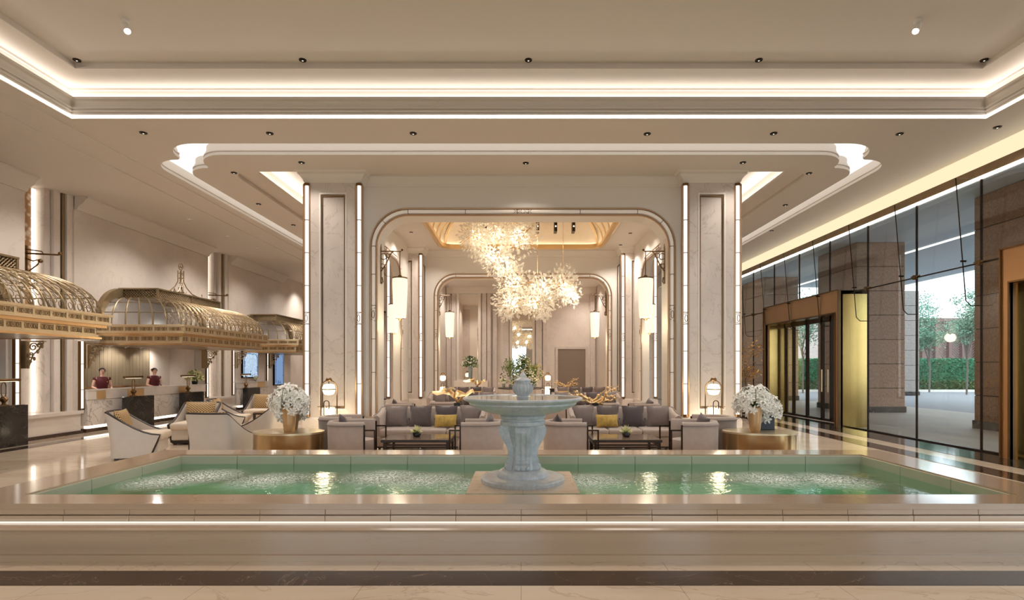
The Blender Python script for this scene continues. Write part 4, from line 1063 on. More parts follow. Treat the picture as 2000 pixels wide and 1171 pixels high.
# fountain
fx, fy = .018, 6.32
fo = thing('fountain', 'pale grey marble fountain bowl on a scrolled pedestal standing in the pool', 'fountain', (fx, fy, 0))
MB().rbox((0, 0, .205), (1.22, 1.22, .25), .012, 2).build('plinth_slab', 'floor_marble', fo, 0)
mb = MB(); mb.lathe([(.46, .32), (.485, .325), (.49, .345), (.49, .375), (.475, .39), (.44, .395), (.30, .40)], 48); mb.build('lower_step', 'fountain_marble', fo, 40)
mb = MB(); mb.lathe([(.29, .39), (.305, .40), (.30, .43), (.285, .445), (.27, .46), (.24, .475), (.20, .478)], 48); mb.build('upper_step', 'fountain_marble', fo, 40)
mb = MB(); mb.lathe([(.165, .47), (.15, .55), (.135, .65), (.15, .76), (.185, .86), (.20, .95), (.21, 1.0)], 8); mb.build('pedestal_core', 'fountain_marble', fo, 20)
sp = [(.03, .475), (.185, .475), (.195, .50), (.188, .53), (.168, .545), (.178, .565), (.172, .585), (.158, .60), (.157, .64), (.163, .68), (.18, .74), (.21, .80), (.245, .86), (.264, .91), (.268, .94), (.255, .975), (.225, .995), (.03, 1.0)]
sb = None
for k in range(4):
    mb = MB(); mb.prism(sp, -.085, .085, 'y')
    if sb is None: sb = mb.build('scroll_bracket', 'fountain_marble', fo, 30); o = sb
    else: o = share('scroll_bracket', sb, fo)
    o.rotation_euler = (0, 0, -PI/2+k*PI/2)
    r1 = [(x+.010, z) for x, z in sp[4:-2]]; r0 = [(x-.01, z) for x, z in sp[4:-2]]
    for yy in (-.06, 0, .06):
        mb = MB(); mb.prism(r1+r0[::-1], yy-.017, yy+.017, 'y'); mb.build('fluting', 'fountain_marble', o, 30)
    mb = MB()
    for yy in (-.055, 0, .055): mb.ball((.192, yy, .505), (.022, .026, .026), 8, 6)
    mb.build('claw_foot', 'fountain_marble', o, 60)
mb = MB(); mb.lathe([(.20, .985), (.255, .99), (.264, 1.0), (.264, 1.035), (.25, 1.045), (.245, 1.06), (.262, 1.07), (.27, 1.09), (.26, 1.105)], 40); mb.build('collar', 'fountain_marble', fo, 35)
mb = MB(); mb.lathe([(.22, 1.10), (.30, 1.112), (.42, 1.14), (.53, 1.18), (.60, 1.215), (.625, 1.235), (.625, 1.25), (.645, 1.262), (.68, 1.275), (.695, 1.288), (.695, 1.305), (.685, 1.312), (.665, 1.312), (.655, 1.30), (.60, 1.29), (.3, 1.27), (.05, 1.27)], 64); mb.build('bowl', 'fountain_marble', fo, 35)
mb = MB(); mb.lathe([(.003, 1.300), (.30, 1.3005), (.656, 1.301)], 48); 
MB().sheet([(math.cos(2*PI*i/48)*.662, math.sin(2*PI*i/48)*.662) for i in range(48)], [], 1.304).build('bowl_water', 'bowl_water', fo, 0) if 'bowl_water' in M else None
fin = [(.055, 1.27), (.07, 1.285), (.075, 1.31), (.065, 1.325), (.085, 1.35), (.11, 1.39), (.112, 1.42), (.10, 1.455), (.085, 1.475), (.085, 1.495), (.10, 1.50), (.10, 1.508), (.085, 1.52), (.06, 1.535), (.042, 1.542), (.036, 1.552), (.038, 1.558), (.026, 1.575), (.014, 1.60), (.004, 1.612)]
mb = MB(); mb.lathe(fin, 28); mb.build('urn_finial', 'fountain_marble', fo, 40)
mb = MB()
for i in range(18):
    a = 2*PI*i/18; mb.tube([((r+.003)*math.cos(a), (r+.003)*math.sin(a), z) for r, z in fin[4:9]], .006, 4)
mb.build('urn_fluting', 'fountain_marble', fo, 60)

# ================================================================== RECEPTION
def desk(i, y0, y1, lab, dp=.40):
    t = thing('reception_desk', lab, 'desk', (-11.0, y0, 0), 0, 'reception desks'); Lh = y1-y0
    MB().box(-dp, -.06, 0, Lh, .0, .10).build('desk_base', 'dark_marble', t, 0)
    MB().box(-.14, -.03, .02, Lh-.02, .10, .17).build('led_strip', 'desk_led', t, 0)
    MB().rbox((-dp/2-.01, Lh/2, .50), (dp-.02, Lh, .66), .01, 1).build('desk_front', 'desk_marble', t, 0)
    MB().rbox((-dp/2, Lh/2, .95), (dp, Lh+.02, .24), .012, 2).build('desk_top_band', 'wall_marble', t, 0)
    MB().rbox((-dp/2+.01, Lh/2, 1.075), (dp+.01, Lh+.04, .025), .006, 1).build('counter_top', 'wall_marble', t, 0)
    for a, b in ((.25, .55), (1.35, 2.0), (3.6, 4.1)):
        if b < Lh: MB().box(-.0, .015, a, b, .84, 1.05).build('gilt_inset', 'gold_pale', t, 0)
    return t
desk(0, 6.4, 11.55, 'white marble reception desk under the nearest canopy, at the left edge')
desk(1, 13.75, 18.85, 'long white marble reception desk where two receptionists stand')
desk(2, 21.2, 23.5, 'white marble desk in front of the blue screens', .18)
def podium(y0, lab):
    t = thing('podium', lab, 'podium', (-10.72, y0, 0), 0, 'dark marble podiums')
    MB().rbox((0, .5, .43), (.2, 1.0, .86), .006, 1).build('slab', 'black_marble', t, 0)
    MB().box(-.07, .07, .05, .95, .858, .866).build('bronze_inlay', 'bronze', t, 0); return t
podium(10.65, 'dark marble podium at the left edge of the view, nearest of the row')
podium(14.65, 'dark marble podium in front of the left receptionist')
podium(17.1, 'dark marble podium in front of the far end of the long desk')
podium(21.0, 'dark marble podium in front of the screens, farthest of the row')
def desklamp(y, lab):
    t = thing('desk_lamp', lab, 'lamp', (-10.72, y, .866), 0, 'bronze desk lamps')
    mb = MB(); mb.lathe([(.09, 0), (.09, .015), (.04, .03), (.03, .06), (.06, .10), (.075, .14), (.05, .17), (.03, .19)], 14); mb.build('lamp_base', 'bronze', t, 40)
    mb = MB()
    for s in (-1, 1): mb.tube([(0, s*.03, .17), (0, s*.05, .25), (0, s*.05, .42), (0, s*.03, .47), (0, 0, .49)], .012, 6)
    mb.build('stem', 'bronze', t, 60)
    mb = MB(); mb.tube([(0, 0, .48), (0, 0, .53)], .012, 6); mb.tube([(0, -.33, .53), (0, .33, .53)], .03, 8); bar = mb.build('shade_bar', 'bronze', t, 60)
    MB().box(-.012, .012, -.30, .30, .495, .502).build('light_strip', 'lamp_glow', bar, 0)
    for s in (-1, 1): MB().ball((0, s*.345, .53), .034, 8, 6).build('end_knob', 'bronze', bar, 60)
    return t
desklamp(11.2, 'bronze bar desk lamp on the podium at the left edge')
desklamp(14.95, 'bronze bar desk lamp in front of the left receptionist')
desklamp(17.4, 'bronze bar desk lamp between the right receptionist and the flowers')
desklamp(21.05, 'bronze bar desk lamp in front of the blue screens')
# bronze mirror behind the long desk
bm_ = thing('bronze_wall_mirror', 'wide ribbed bronze mirror on the wall behind the left receptionist', 'mirror', (-12.3, 15.15, 1.1))
MB().box(-.04, 0, 0, 2.75, 0, 1.19).build('mirror_glass', 'bronze_mirror', bm_, 0)
for k in range(19): MB().box(.0, .006, .02+k*.15, .032+k*.15, 0, 1.19).build('reeded_strip', 'bronze_mirror', bm_, 0)
MB().box(-.05, .02, -.04, 2.79, -.04, .0).build('lower_rail', 'champagne', bm_, 0)
for k, y in enumerate((15.3, 15.95, 16.6, 17.25)):
    t = thing('track_spotlight', 'small white track spotlight over the bronze mirror, %s' % row(k, 4), 'spotlight', (-12.1, y, 2.355), 0, 'track spots')
    MB().cyl((0, 0, 0), (0, 0, -.03), .012, n=6).build('mount', 'spot_white', t, 60); MB().cyl((.03, .03, -.03), (-.04, -.04, -.09), .025, n=10).build('housing', 'spot_white', t, 60)
    lamp('SPOT', (-12.05, y, 2.25), 12, SPOT_C, aim=(-12.3, y, 1.3), size=.03, angle=1.6, name='track_lamp')
# vertical light tubes beside the niches with their scrolled brackets
def jamb(y, lab, ztop=2.32, zb=.62):
    t = thing('wall_light_tube', lab, 'wall light', (-11.12, y, 0), 0, 'jamb light tubes')
    MB().cyl((0, 0, zb), (0, 0, ztop), .05, n=10).build('light_tube', 'tube_light', t, 60)
    mb = MB()
    for s in (-1, 1): mb.box(-.02, .04, s*.062-.01, s*.062+.01, zb-.03, ztop)
    mb.build('tube_frame', 'bronze', t, 0)
    mb = MB()
    for z in (zb, 1.1, 1.75): mb.cyl((0, 0, z-.006), (0, 0, z+.006), .055, n=10)
    mb.build('ring_joint', 'bronze', t, 60)
    MB().box(-.08, -.02, -.09, .09, zb-.04, ztop+.02).build('back_plate', 'wall_marble', t, 0); return t
jamb(11.90, 'vertical light tube under the far end of the nearest canopy')
jamb(13.66, 'vertical light tube just left of the bronze mirror'); jamb(19.12, 'vertical light tube right of the flowers on the long desk')
jamb(20.85, 'vertical light tube left of the desk with screens'); jamb(23.65, 'vertical light tube between the two blue screens', 2.32, .86)
def scroll(y, lab):
    t = thing('scroll_bracket', lab, 'bracket', (-11.0, y, 2.255), 0, 'canopy brackets')
    mb = MB(); mb.box(-.20, -.02, -.04, .04, -.62, 0); mb.box(-.02, .36, -.04, .04, -.03, .0); mb.build('bracket_frame', 'brass_dark', t, 0)
    mb = MB()
    for cx, cz, r in ((.10, -.14, .10), (.24, -.10, .06), (.05, -.33, .07), (.02, -.48, .045)):
        mb.tube([(cx+r*(1-.045*i)*math.cos(i*.55), 0, cz+r*(1-.045*i)*math.sin(i*.55)) for i in range(18)], .016, 5)
    mb.tube([(.33, 0, -.03), (.22, 0, -.2), (.10, 0, -.3), (.04, 0, -.45), (-.02, 0, -.62)], .016, 5)
    for cx, cz in ((.3, -.12), (.2, -.24), (.12, -.4)): mb.ball((cx, 0, cz), (.035, .02, .05), 8, 6)
    mb.build('scrollwork', 'brass_dark', t, 60); return t
scroll(12.08, 'ornate scroll bracket left of the niche beside the nearest canopy'); scroll(13.78, 'ornate scroll bracket at the near end of the middle canopy')
scroll(18.98, 'ornate scroll bracket at the far end of the middle canopy'); scroll(20.98, 'ornate scroll bracket just left of the first blue screen'); scroll(23.82, 'ornate scroll bracket between the two blue screens')
def wallarm(y, lab):
    t = thing('wall_bracket', lab, 'bracket', (-11.58, y, 3.75), 0, 'niche brackets')
    MB().box(-.02, .06, -.07, .07, 0, .75).build('back_plate', 'bronze', t, 0)
    mb = MB(); mb.tube([(.05, 0, .56), (.85, 0, .52)], .02, 6); mb.tube([(.05, 0, .66), (.45, 0, .60), (.5, 0, .52)], .014, 6); mb.ball((.88, 0, .55), .045, 8, 6)
    mb.tube([(.05, 0, .45), (.25, 0, .38), (.42, 0, .42), (.36, 0, .3), (.2, 0, .18), (.05, 0, .06)], .016, 6); mb.ball((.42, 0, .38), .05, 8, 6)
    mb.build('scroll_arm', 'bronze', t, 60); return t
wallarm(12.55, 'bronze scroll wall bracket in the near lit niche'); wallarm(19.68, 'bronze scroll wall bracket in the far lit niche')
# screens
for (px0, px1, ya, zb_, zt_, lab) in ((473, 503, 21.75, 1.24, 2.32, 'bright blue wall screen with an arched floral border, nearer of two'), (535, 553, 24.35, .86, 2.38, 'dimmer blue wall screen with a floral border, farther of two')):
    y0 = F*11.15/(CX-px0); y1 = F*11.15/(CX-px1)
    t = thing('wall_screen', lab, 'screen', (-11.15, y0, zb_)); w = y1-y0; h = zt_-zb_
    MB().box(-.05, .03, 0, w, 0, h).build('screen_frame', 'black_metal', t, 0)
    MB().box(.03, .036, .04, w-.04, .04, h-.04).build('display', 'screen_blue' if px0 < 500 else 'screen_dim', t, 0)
    mb = MB(); P = archpath(.09, w-.09, h-.09, min(.3, w*.3), .1)
    mb.tube([(.045, u, z) for u, z in P], .012, 5)
    rn = random.Random(px0)
    for _ in range(46):
        q = rn.random(); u = rn.uniform(.08, w-.08); z = .07+rn.random()**2*.2
        if q > .6: u, z = (rn.choice((.1, w-.1))+rn.uniform(-.04, .04), rn.uniform(.2, h-.12))
        elif q > .45: u, z = rn.uniform(.1, w-.1), h-.09+rn.uniform(-.03, .03)
        mb.ball((.042, u, z), (.005, rn.uniform(.015, .04), rn.uniform(.015, .035)), 6, 4)
    mb.build('arch_motif', 'screen_motif', t, 60) if 'screen_motif' in M else None

# ---------------- gilded glasshouse canopies
def canopy(y0, lab, src=None, spire=False):
    if src is None:
        t = thing('gilded_canopy', lab, 'canopy', (XL, y0, 0), 0, 'gilded canopies'); Lh = 4.6; D = 2.24
        def beam(nm, off, za, zb, m='brass', th=.10):
            outer = [(0, off), (D-off, off), (D-off, Lh-off), (0, Lh-off)]; inner = [(0, off+th), (D-off-th, off+th), (D-off-th, Lh-off-th), (0, Lh-off-th)]
            mb = MB(); mb.prism([outer[0], outer[1], outer[2], outer[3], inner[3], inner[2], inner[1], inner[0]], za, zb); return mb.build(nm, m, t, 0)
        beam('cornice_rail', -.12, 2.74, 2.79); beam('cornice_rail', -.10, 2.56, 2.61); beam('cornice_rail', -.04, 2.50, 2.56, 'champagne'); beam('cornice_rail', .06, 2.30, 2.36); beam('cornice_rail', .02, 2.26, 2.30, 'champagne')
        beam('frieze', -.06, 2.60, 2.75, 'brass_dark', .04); beam('frieze', .11, 2.35, 2.51, 'brass_dark', .04)
        MB().box(0, D-.1, .1, Lh-.1, 2.27, 2.29).build('canopy_soffit', 'brass_dark', t, 0)
        ps = {}
        def panel(p, rz, w, h):
            k = (round(w, 3), h)
            if k not in ps:
                mb = MB(); mb.box(-w/2, -w/2+.025, -.03, 0, 0, h); mb.box(w/2-.025, w/2, -.03, 0, 0, h); mb.box(-w/2, w/2, -.022, 0, h-.02, h); mb.box(-w/2, w/2, -.022, 0, 0, .02)
                for q in range(3):
                    cx = -w/2+w*(q+.5)/3; mb.tube([(cx+.022*math.cos(a*PI/4), -.012, h*.5+.035*math.sin(a*PI/4)) for a in range(8)], .006, 4, True)
                ps[k] = mb.build('cornice_panel', 'brass', t, 0); o = ps[k]
            else: o = share('cornice_panel', ps[k], t)
            o.location = p; o.rotation_euler = (0, 0, rz)
        for (off, z, h) in ((-.06, 2.61, .13), (.11, 2.36, .14)):
            n = 13; w = (Lh-2*off)/n
            for k in range(n): panel((D-off, off+w*(k+.5), z), PI/2, w, h)
            n = 6; w = (D-off)/n
            for k in range(n): panel((w*(k+.5), off, z), 0, w, h)
        # vault
        def vpt(u, a):
            """u runs round the eaves near end -> front -> far end; a=0 ridge, pi/2 eaves"""
            Lr = [D*.98, Lh, D*.98]; tot = sum(Lr); q = u*tot
            if q < Lr[0]: e = Vector((q, 0)); r = Vector((q*.49, .75))
            elif q < Lr[0]+Lr[1]: v = (q-Lr[0])/Lr[1]; e = Vector((D*.98, v*Lh)); r = Vector((D*.48, .75+v*(Lh-1.5)))
            else: v = (q-Lr[0]-Lr[1])/Lr[2]; e = Vector((D*.98*(1-v), Lh)); r = Vector((D*.48*(1-v), Lh-.75))
            p = r+(e-r)*math.sin(a); return Vector((p.x, p.y, 2.79+.80*math.cos(a)))
        N = 40; EN = D*.98/(2*D*.98+Lh); US = [EN*k/6 for k in range(6)]+[EN+(1-2*EN)*k/20 for k in range(21)]+[1-EN+EN*k/6 for k in range(1, 7)]
        for uu in US:
            mb = MB(); mb.tube([vpt(uu, PI/2*i/9) for i in range(10)], .019, 5); mb.build('vault_rib', 'lattice_gold', t, 60)
        mb = MB()
        for k in range(N):
            for (j, r) in ((.2, .6), (.36, .7), (.52, .8), (.68, .9), (.84, .9)):
                for sgn in (0, .5):
                    u0 = (k+.25+sgn)/N; a0 = (j+(.08 if sgn else 0))*PI/2
                    if EN*.8 < u0 < 1-EN*.8: mb.tube([vpt(min(1, max(0, u0+.0062*math.cos(i*PI/4)*r)), a0+.10*math.sin(i*PI/4)*r) for i in range(8)], .009, 3, True)
        o = mb.build('filigree', 'lattice_gold', t, 0, weld=False); o['kind'] = 'stuff'
        for a in (.42, .72):
            mb = MB(); mb.tube([vpt(k/60, PI/2*a) for k in range(61)], .011, 4); mb.build('vault_ring', 'lattice_gold', t, 60)
        # crown box of pierced lattice with a sloping tail against the wall
        rx, ra, rb = D*.48, .75, Lh-.75
        cr_ = [(0, ra), (rx, ra), (rx, rb), (0, rb)]
        mb = MB()
        for (z, h) in ((3.58, .035), (3.83, .04)):
            mb.prism([(0, ra-.03), (rx+.03, ra-.03), (rx+.03, rb+.03), (0, rb+.03), (0, rb-.03), (rx-.03, rb-.03), (rx-.03, ra+.03), (0, ra+.03)], z, z+h)
        for p in ((rx, ra), (rx, rb), (rx, (ra+rb)/2), (.03, ra), (.03, rb)): mb.box(p[0]-.025, p[0]+.025, p[1]-.025, p[1]+.025, 3.58, 3.86)
        mb.build('crown_frame', 'lattice_gold', t, 0)
        mb = MB(); st = .075
        def diag(L_, f):
            k = int(L_/st)
            for i in range(-3, k+1):
                for sg in (1, -1):
                    a, b = i*st, i*st+.24
                    z0, z1 = (3.60, 3.84) if sg > 0 else (3.84, 3.60)
                    t0, t1 = max(0, -a/.24), min(1, (L_-a)/.24)
                    if t1-t0 > .05: mb.tube([f(a+.24*t0, z0+(z1-z0)*t0), f(a+.24*t1, z0+(z1-z0)*t1)], .012, 3)
        diag(rb-ra, lambda u, z: (rx, ra+u, z)); diag(rx, lambda u, z: (u, ra, z)); diag(rx, lambda u, z: (u, rb, z))
        o = mb.build('crown_lattice', 'lattice_gold', t, 0, weld=False); o['kind'] = 'stuff'
        mb = MB(); mb.box(rx-.035, rx-.025, ra+.03, rb-.03, 3.60, 3.84); mb.box(0, rx-.035, ra+.03, ra+.04, 3.60, 3.84); mb.box(0, rx-.035, rb-.04, rb-.03, 3.60, 3.84); mb.build('crown_backing', 'bronze', t, 0)
        MB().box(.0, rx-.04, ra+.04, rb-.04, 3.60, 3.62).build('crown_deck', 'brass_dark', t, 0)
        # curved hip strap from the crown down to the wall at each end
        for (ya, sg) in ((ra, -1), (rb, 1)):
            A = [(ya+sg*.72*math.sin(PI/2*i/8), 3.60-.62*(1-math.cos(PI/2*i/8))) for i in range(9)]
            B = [(y+sg*.10*(i/8), z+.26-.10*(i/8)) for i, (y, z) in enumerate(A)]
            MB().prism(A+B[::-1], .0, .14, 'x').build('hip_strap', 'lattice_gold', t, 20)
    else:
        t = copy_tree(src, None, (XL, y0, 0), None, lab)
    if spire:
        c = Vector((.75, 2.3, 3.85))
        mb = MB()
        for sx in (-1, 1):
            for sy in (-1, 1):
                mb.tube([(c.x+sx*.05, c.y+sy*.06, c.z+.78), (c.x+sx*.05, c.y+sy*.06, c.z+.45), (c.x+sx*.08, c.y+sy*.15, c.z+.28), (c.x+sx*.14, c.y+sy*.34, c.z+.10), (c.x+sx*.22, c.y+sy*.60, c.z+.02), (c.x+sx*.24, c.y+sy*.70, c.z+.06), (c.x+sx*.24, c.y+sy*.68, c.z+.14)], .017, 5)
        for z in (.12, .26, .40, .55, .70): mb.box(c.x-.06-.25*max(0, .3-z), c.x+.06+.25*max(0, .3-z), c.y-.012, c.y+.012, c.z+z-.01, c.z+z+.01); mb.box(c.x-.01, c.x+.01, c.y-.07-.6*max(0, .28-z), c.y+.07+.6*max(0, .28-z), c.z+z-.01, c.z+z+.01)
        for k in range(4):
            mb.tube([(c.x+.05, c.y-.08+.0*k, c.z+.12+k*.16), (c.x+.05, c.y+.08, c.z+.28+k*.14)], .007, 4); mb.tube([(c.x+.05, c.y+.08, c.z+.12+k*.16), (c.x+.05, c.y-.08, c.z+.28+k*.14)], .007, 4)
        for s in (-1, 1):
            for k in range(3): mb.tube([(c.x, c.y+s*(.06+.1*k), c.z+.03), (c.x, c.y+s*(.13+.16*k), c.z+.24-.07*k)], .010, 4)
        mb.build('spire_frame', 'lattice_gold', t, 60)
        mb = MB(); mb.tube([(c.x, c.y+.10*math.cos(i*PI/8), c.z+.90+.10*math.sin(i*PI/8)) for i in range(16)], .014, 5, True)
        for i in range(4): mb.tube([(c.x, c.y, c.z+.90), (c.x, c.y+.1*math.cos(i*PI/2+.4), c.z+.9+.1*math.sin(i*PI/2+.4))], .008, 4)
        mb.ball((c.x, c.y, c.z+.90), .035, 8, 6); mb.build('spire_rosette', 'lattice_gold', t, 60)
    return t
can = canopy(7.0, 'gilded glasshouse canopy at the left edge, nearest of three')
c3 = canopy(21.6, 'gilded glasshouse canopy over the screens, farthest of three', can)
c2 = canopy(14.3, 'gilded glasshouse canopy with a lattice spire, over the two receptionists', can, True)
for y in (9.3, 16.6, 23.9):
    lamp('POINT', (-10.3, y-1.3, 3.1), 9, SPOT_C, size=.08, name='canopy_inner_fill'); lamp('POINT', (-10.3, y+1.3, 3.1), 9, SPOT_C, size=.08, name='canopy_inner_fill')  # added point lights inside the vault, for brightness behind the lattice
    for dy in (-1.4, 0, 1.4): lamp('SPOT', (-10.2, y+dy, 2.24), 16, SPOT_C, aim=(-10.9, y+dy, 0), size=.04, angle=2.0, blend=.8, name='canopy_soffit_lamp')

# ================================================================== PEOPLE
def skinmesh(name, V, E, m, parent, sub=2):
    me = bpy.data.meshes.new(name); me.from_pydata([v[:3] for v in V], E, []); o = bpy.data.objects.new(name, me); COL.objects.link(o)
    sk = o.modifiers.new('skin', 'SKIN'); sk.use_smooth_shade = True
    for i, v in enumerate(V):
        r = v[3]; r = (r, r) if not isinstance(r, tuple) else r
        me.skin_vertices[0].data[i].radius = r
    me.skin_vertices[0].data[0].use_root = True
    sb_ = o.modifiers.new('sub', 'SUBSURF'); sb_.levels = sub; sb_.render_levels = sub
    me.materials.append(M[m]); o.parent = parent; return o
def woman(x, y, rz, lab, look):
    t = thing('person', lab, 'person', (x, y, 0), rz, 'receptionists')
    V = []; E = []
    def v(p, r, par=None):
        V.append((*p, r)); i = len(V)-1
        if par is not None: E.append((par, i))
        return i
    pel = v((0, 0, .93), (.125, .10)); wa = v((0, 0, 1.07), (.105, .085), pel); chs = v((0, -.005, 1.25), (.125, .095), wa); nb = v((0, .01, 1.39), (.07, .06), chs)
    nk = v((0, .0, 1.445), .045, nb); jaw = v((0, -.018, 1.495), (.056, .060), nk); mid = v((0, -.012, 1.555), (.072, .085), jaw); top = v((0, .0, 1.615), (.058, .068), mid)
    for s in (-1, 1):
        sh = v((s*.155, .01, 1.355), .052, chs); el = v((s*.215, .02, 1.11), .036, sh); wr_ = v((s*.17, -.19, 1.06), .024, el); pa = v((s*.15, -.26, 1.055), (.030, .018), wr_)
        for k, (dx, L_) in enumerate(((-.026, .062), (-.009, .074), (.009, .07), (.026, .055))):
            f1 = v((s*.15+dx, -.30, 1.057), .0085, pa); f2 = v((s*.15+dx*1.1, -.30-L_*.5, 1.052), .008, f1); v((s*.15+dx*1.1, -.30-L_*.9, 1.038), .007, f2)
        th = v((s*.15-s*.035, -.245, 1.05), .010, pa); v((s*.15-s*.05, -.285, 1.045), .008, th)
        hp = v((s*.085, 0, .86), .085, pel); kn = v((s*.08, -.01, .50), .055, hp); an = v((s*.075, .02, .10), .035, kn); v((s*.08, -.13, .035), .03, an)
    skinmesh('body', V, E, 'skin', t)
    # dress: fitted bodice, cap sleeves, skirt to the knee
    rings_ = []
    for (z, rx, ry, yo) in ((.50, .20, .155, 0), (.60, .20, .158, 0), (.86, .195, .15, 0), (.95, .18, .14, 0), (1.06, .128, .110, 0), (1.14, .132, .118, -.005), (1.23, .150, .138, -.015), (1.31, .155, .12, -.005), (1.365, .155, .088, .005), (1.395, .115, .078, .008), (1.405, .075, .066, .008)):
        rings_.append([(rx*math.cos(2*PI*j/28), yo+ry*math.sin(2*PI*j/28), z) for j in range(28)])
    mb = MB(); mb.rings(rings_); mb.build('dress', 'maroon', t, 60)
    for s in (-1, 1):
        mb = MB(); mb.ball((0, 0, 0), (.048, .058, .062), 12, 8, Matrix.Translation((s*.160, .01, 1.335)) @ Matrix.Rotation(s*.7, 4, 'Y')); mb.build('cap_sleeve', 'maroon', t, 60)
    mb = MB(); mb.ball((.085, -.135, 1.26), (.012, .006, .018), 8, 6); mb.build('name_badge', 'badge_gold', t, 60)
    # hair drawn back into a bun, face features
    hd_ = thing('head_detail', '', '', (0, 0, 0)); 
    for k in ('label', 'category'): del hd_[k]
    hd_.parent = t; hd_.name = 'hair'
    mb = MB(); vs = []; fs = []
    n, m_ = 20, 10
    for i in range(m_+1):
        for j in range(n):
            a = 2*PI*j/n; e = PI*.5*(1-i/m_*1.02)
            fr_ = max(0, -math.sin(a)); lim = PI*.5-(PI*.5+.55)*(i/m_)*(1-.62*fr_**1.3)
            vs.append((.081*math.cos(lim)*math.cos(a), .004+.098*math.cos(lim)*math.sin(a), 1.565+.088*math.sin(lim)))
    for i in range(m_):
        for j in range(n): fs.append((i*n+j, i*n+(j+1) % n, (i+1)*n+(j+1) % n, (i+1)*n+j))
    mb.add(vs, fs); mb.build('hair_cap', 'hair', hd_, 60)
    mb = MB(); mb.ball((0, .105, 1.585), (.045, .035, .042), 12, 8); mb.build('hair_bun', 'hair', hd_, 60)
    mb = MB(); mb.add([(-.012, -.088, 1.528), (.012, -.088, 1.528), (0, -.112, 1.530), (0, -.088, 1.565), (0, -.085, 1.522)], [(0, 1, 2), (1, 3, 2), (0, 2, 3), (0, 4, 1), (0, 3, 4), (1, 4, 3)]); mb.build('nose', 'skin', t, 80)
    for s in (-1, 1):
        mb = MB(); mb.ball((s*.030, -.083, 1.560), (.013, .008, .007), 10, 6); mb.build('eye', 'eye', t, 60)
        mb = MB(); mb.tube([(s*.016, -.090, 1.580), (s*.032, -.089, 1.584), (s*.048, -.078, 1.578)], .004, 4); mb.build('eyebrow', 'hair', t, 60)
        mb = MB(); mb.ball((s*.077, .004, 1.548), (.010, .020, .030), 8, 6); mb.build('ear', 'skin', t, 60)
    mb = MB(); mb.ball((0, -.082, 1.503), (.022, .008, .008), 10, 6); mb.build('lips', 'lips', t, 60)
    return t
woman(-11.82, 15.25, math.radians(52), 'woman in a maroon cap-sleeved dress standing behind the desk, nearer of two', 0)
woman(-11.82, 17.42, math.radians(66), 'woman in a maroon dress standing at the right of the bronze mirror, farther of two', 0)

for y in (14.6, 16.2, 17.8): lamp('SPOT', (-11.9, y, 2.3), 45, SPOT_C, aim=(-12.35, y, 1.2), size=.06, angle=2.4, blend=.9, name='alcove_fill')  # added lamps without fittings, brightening the alcove wall and bronze mirror
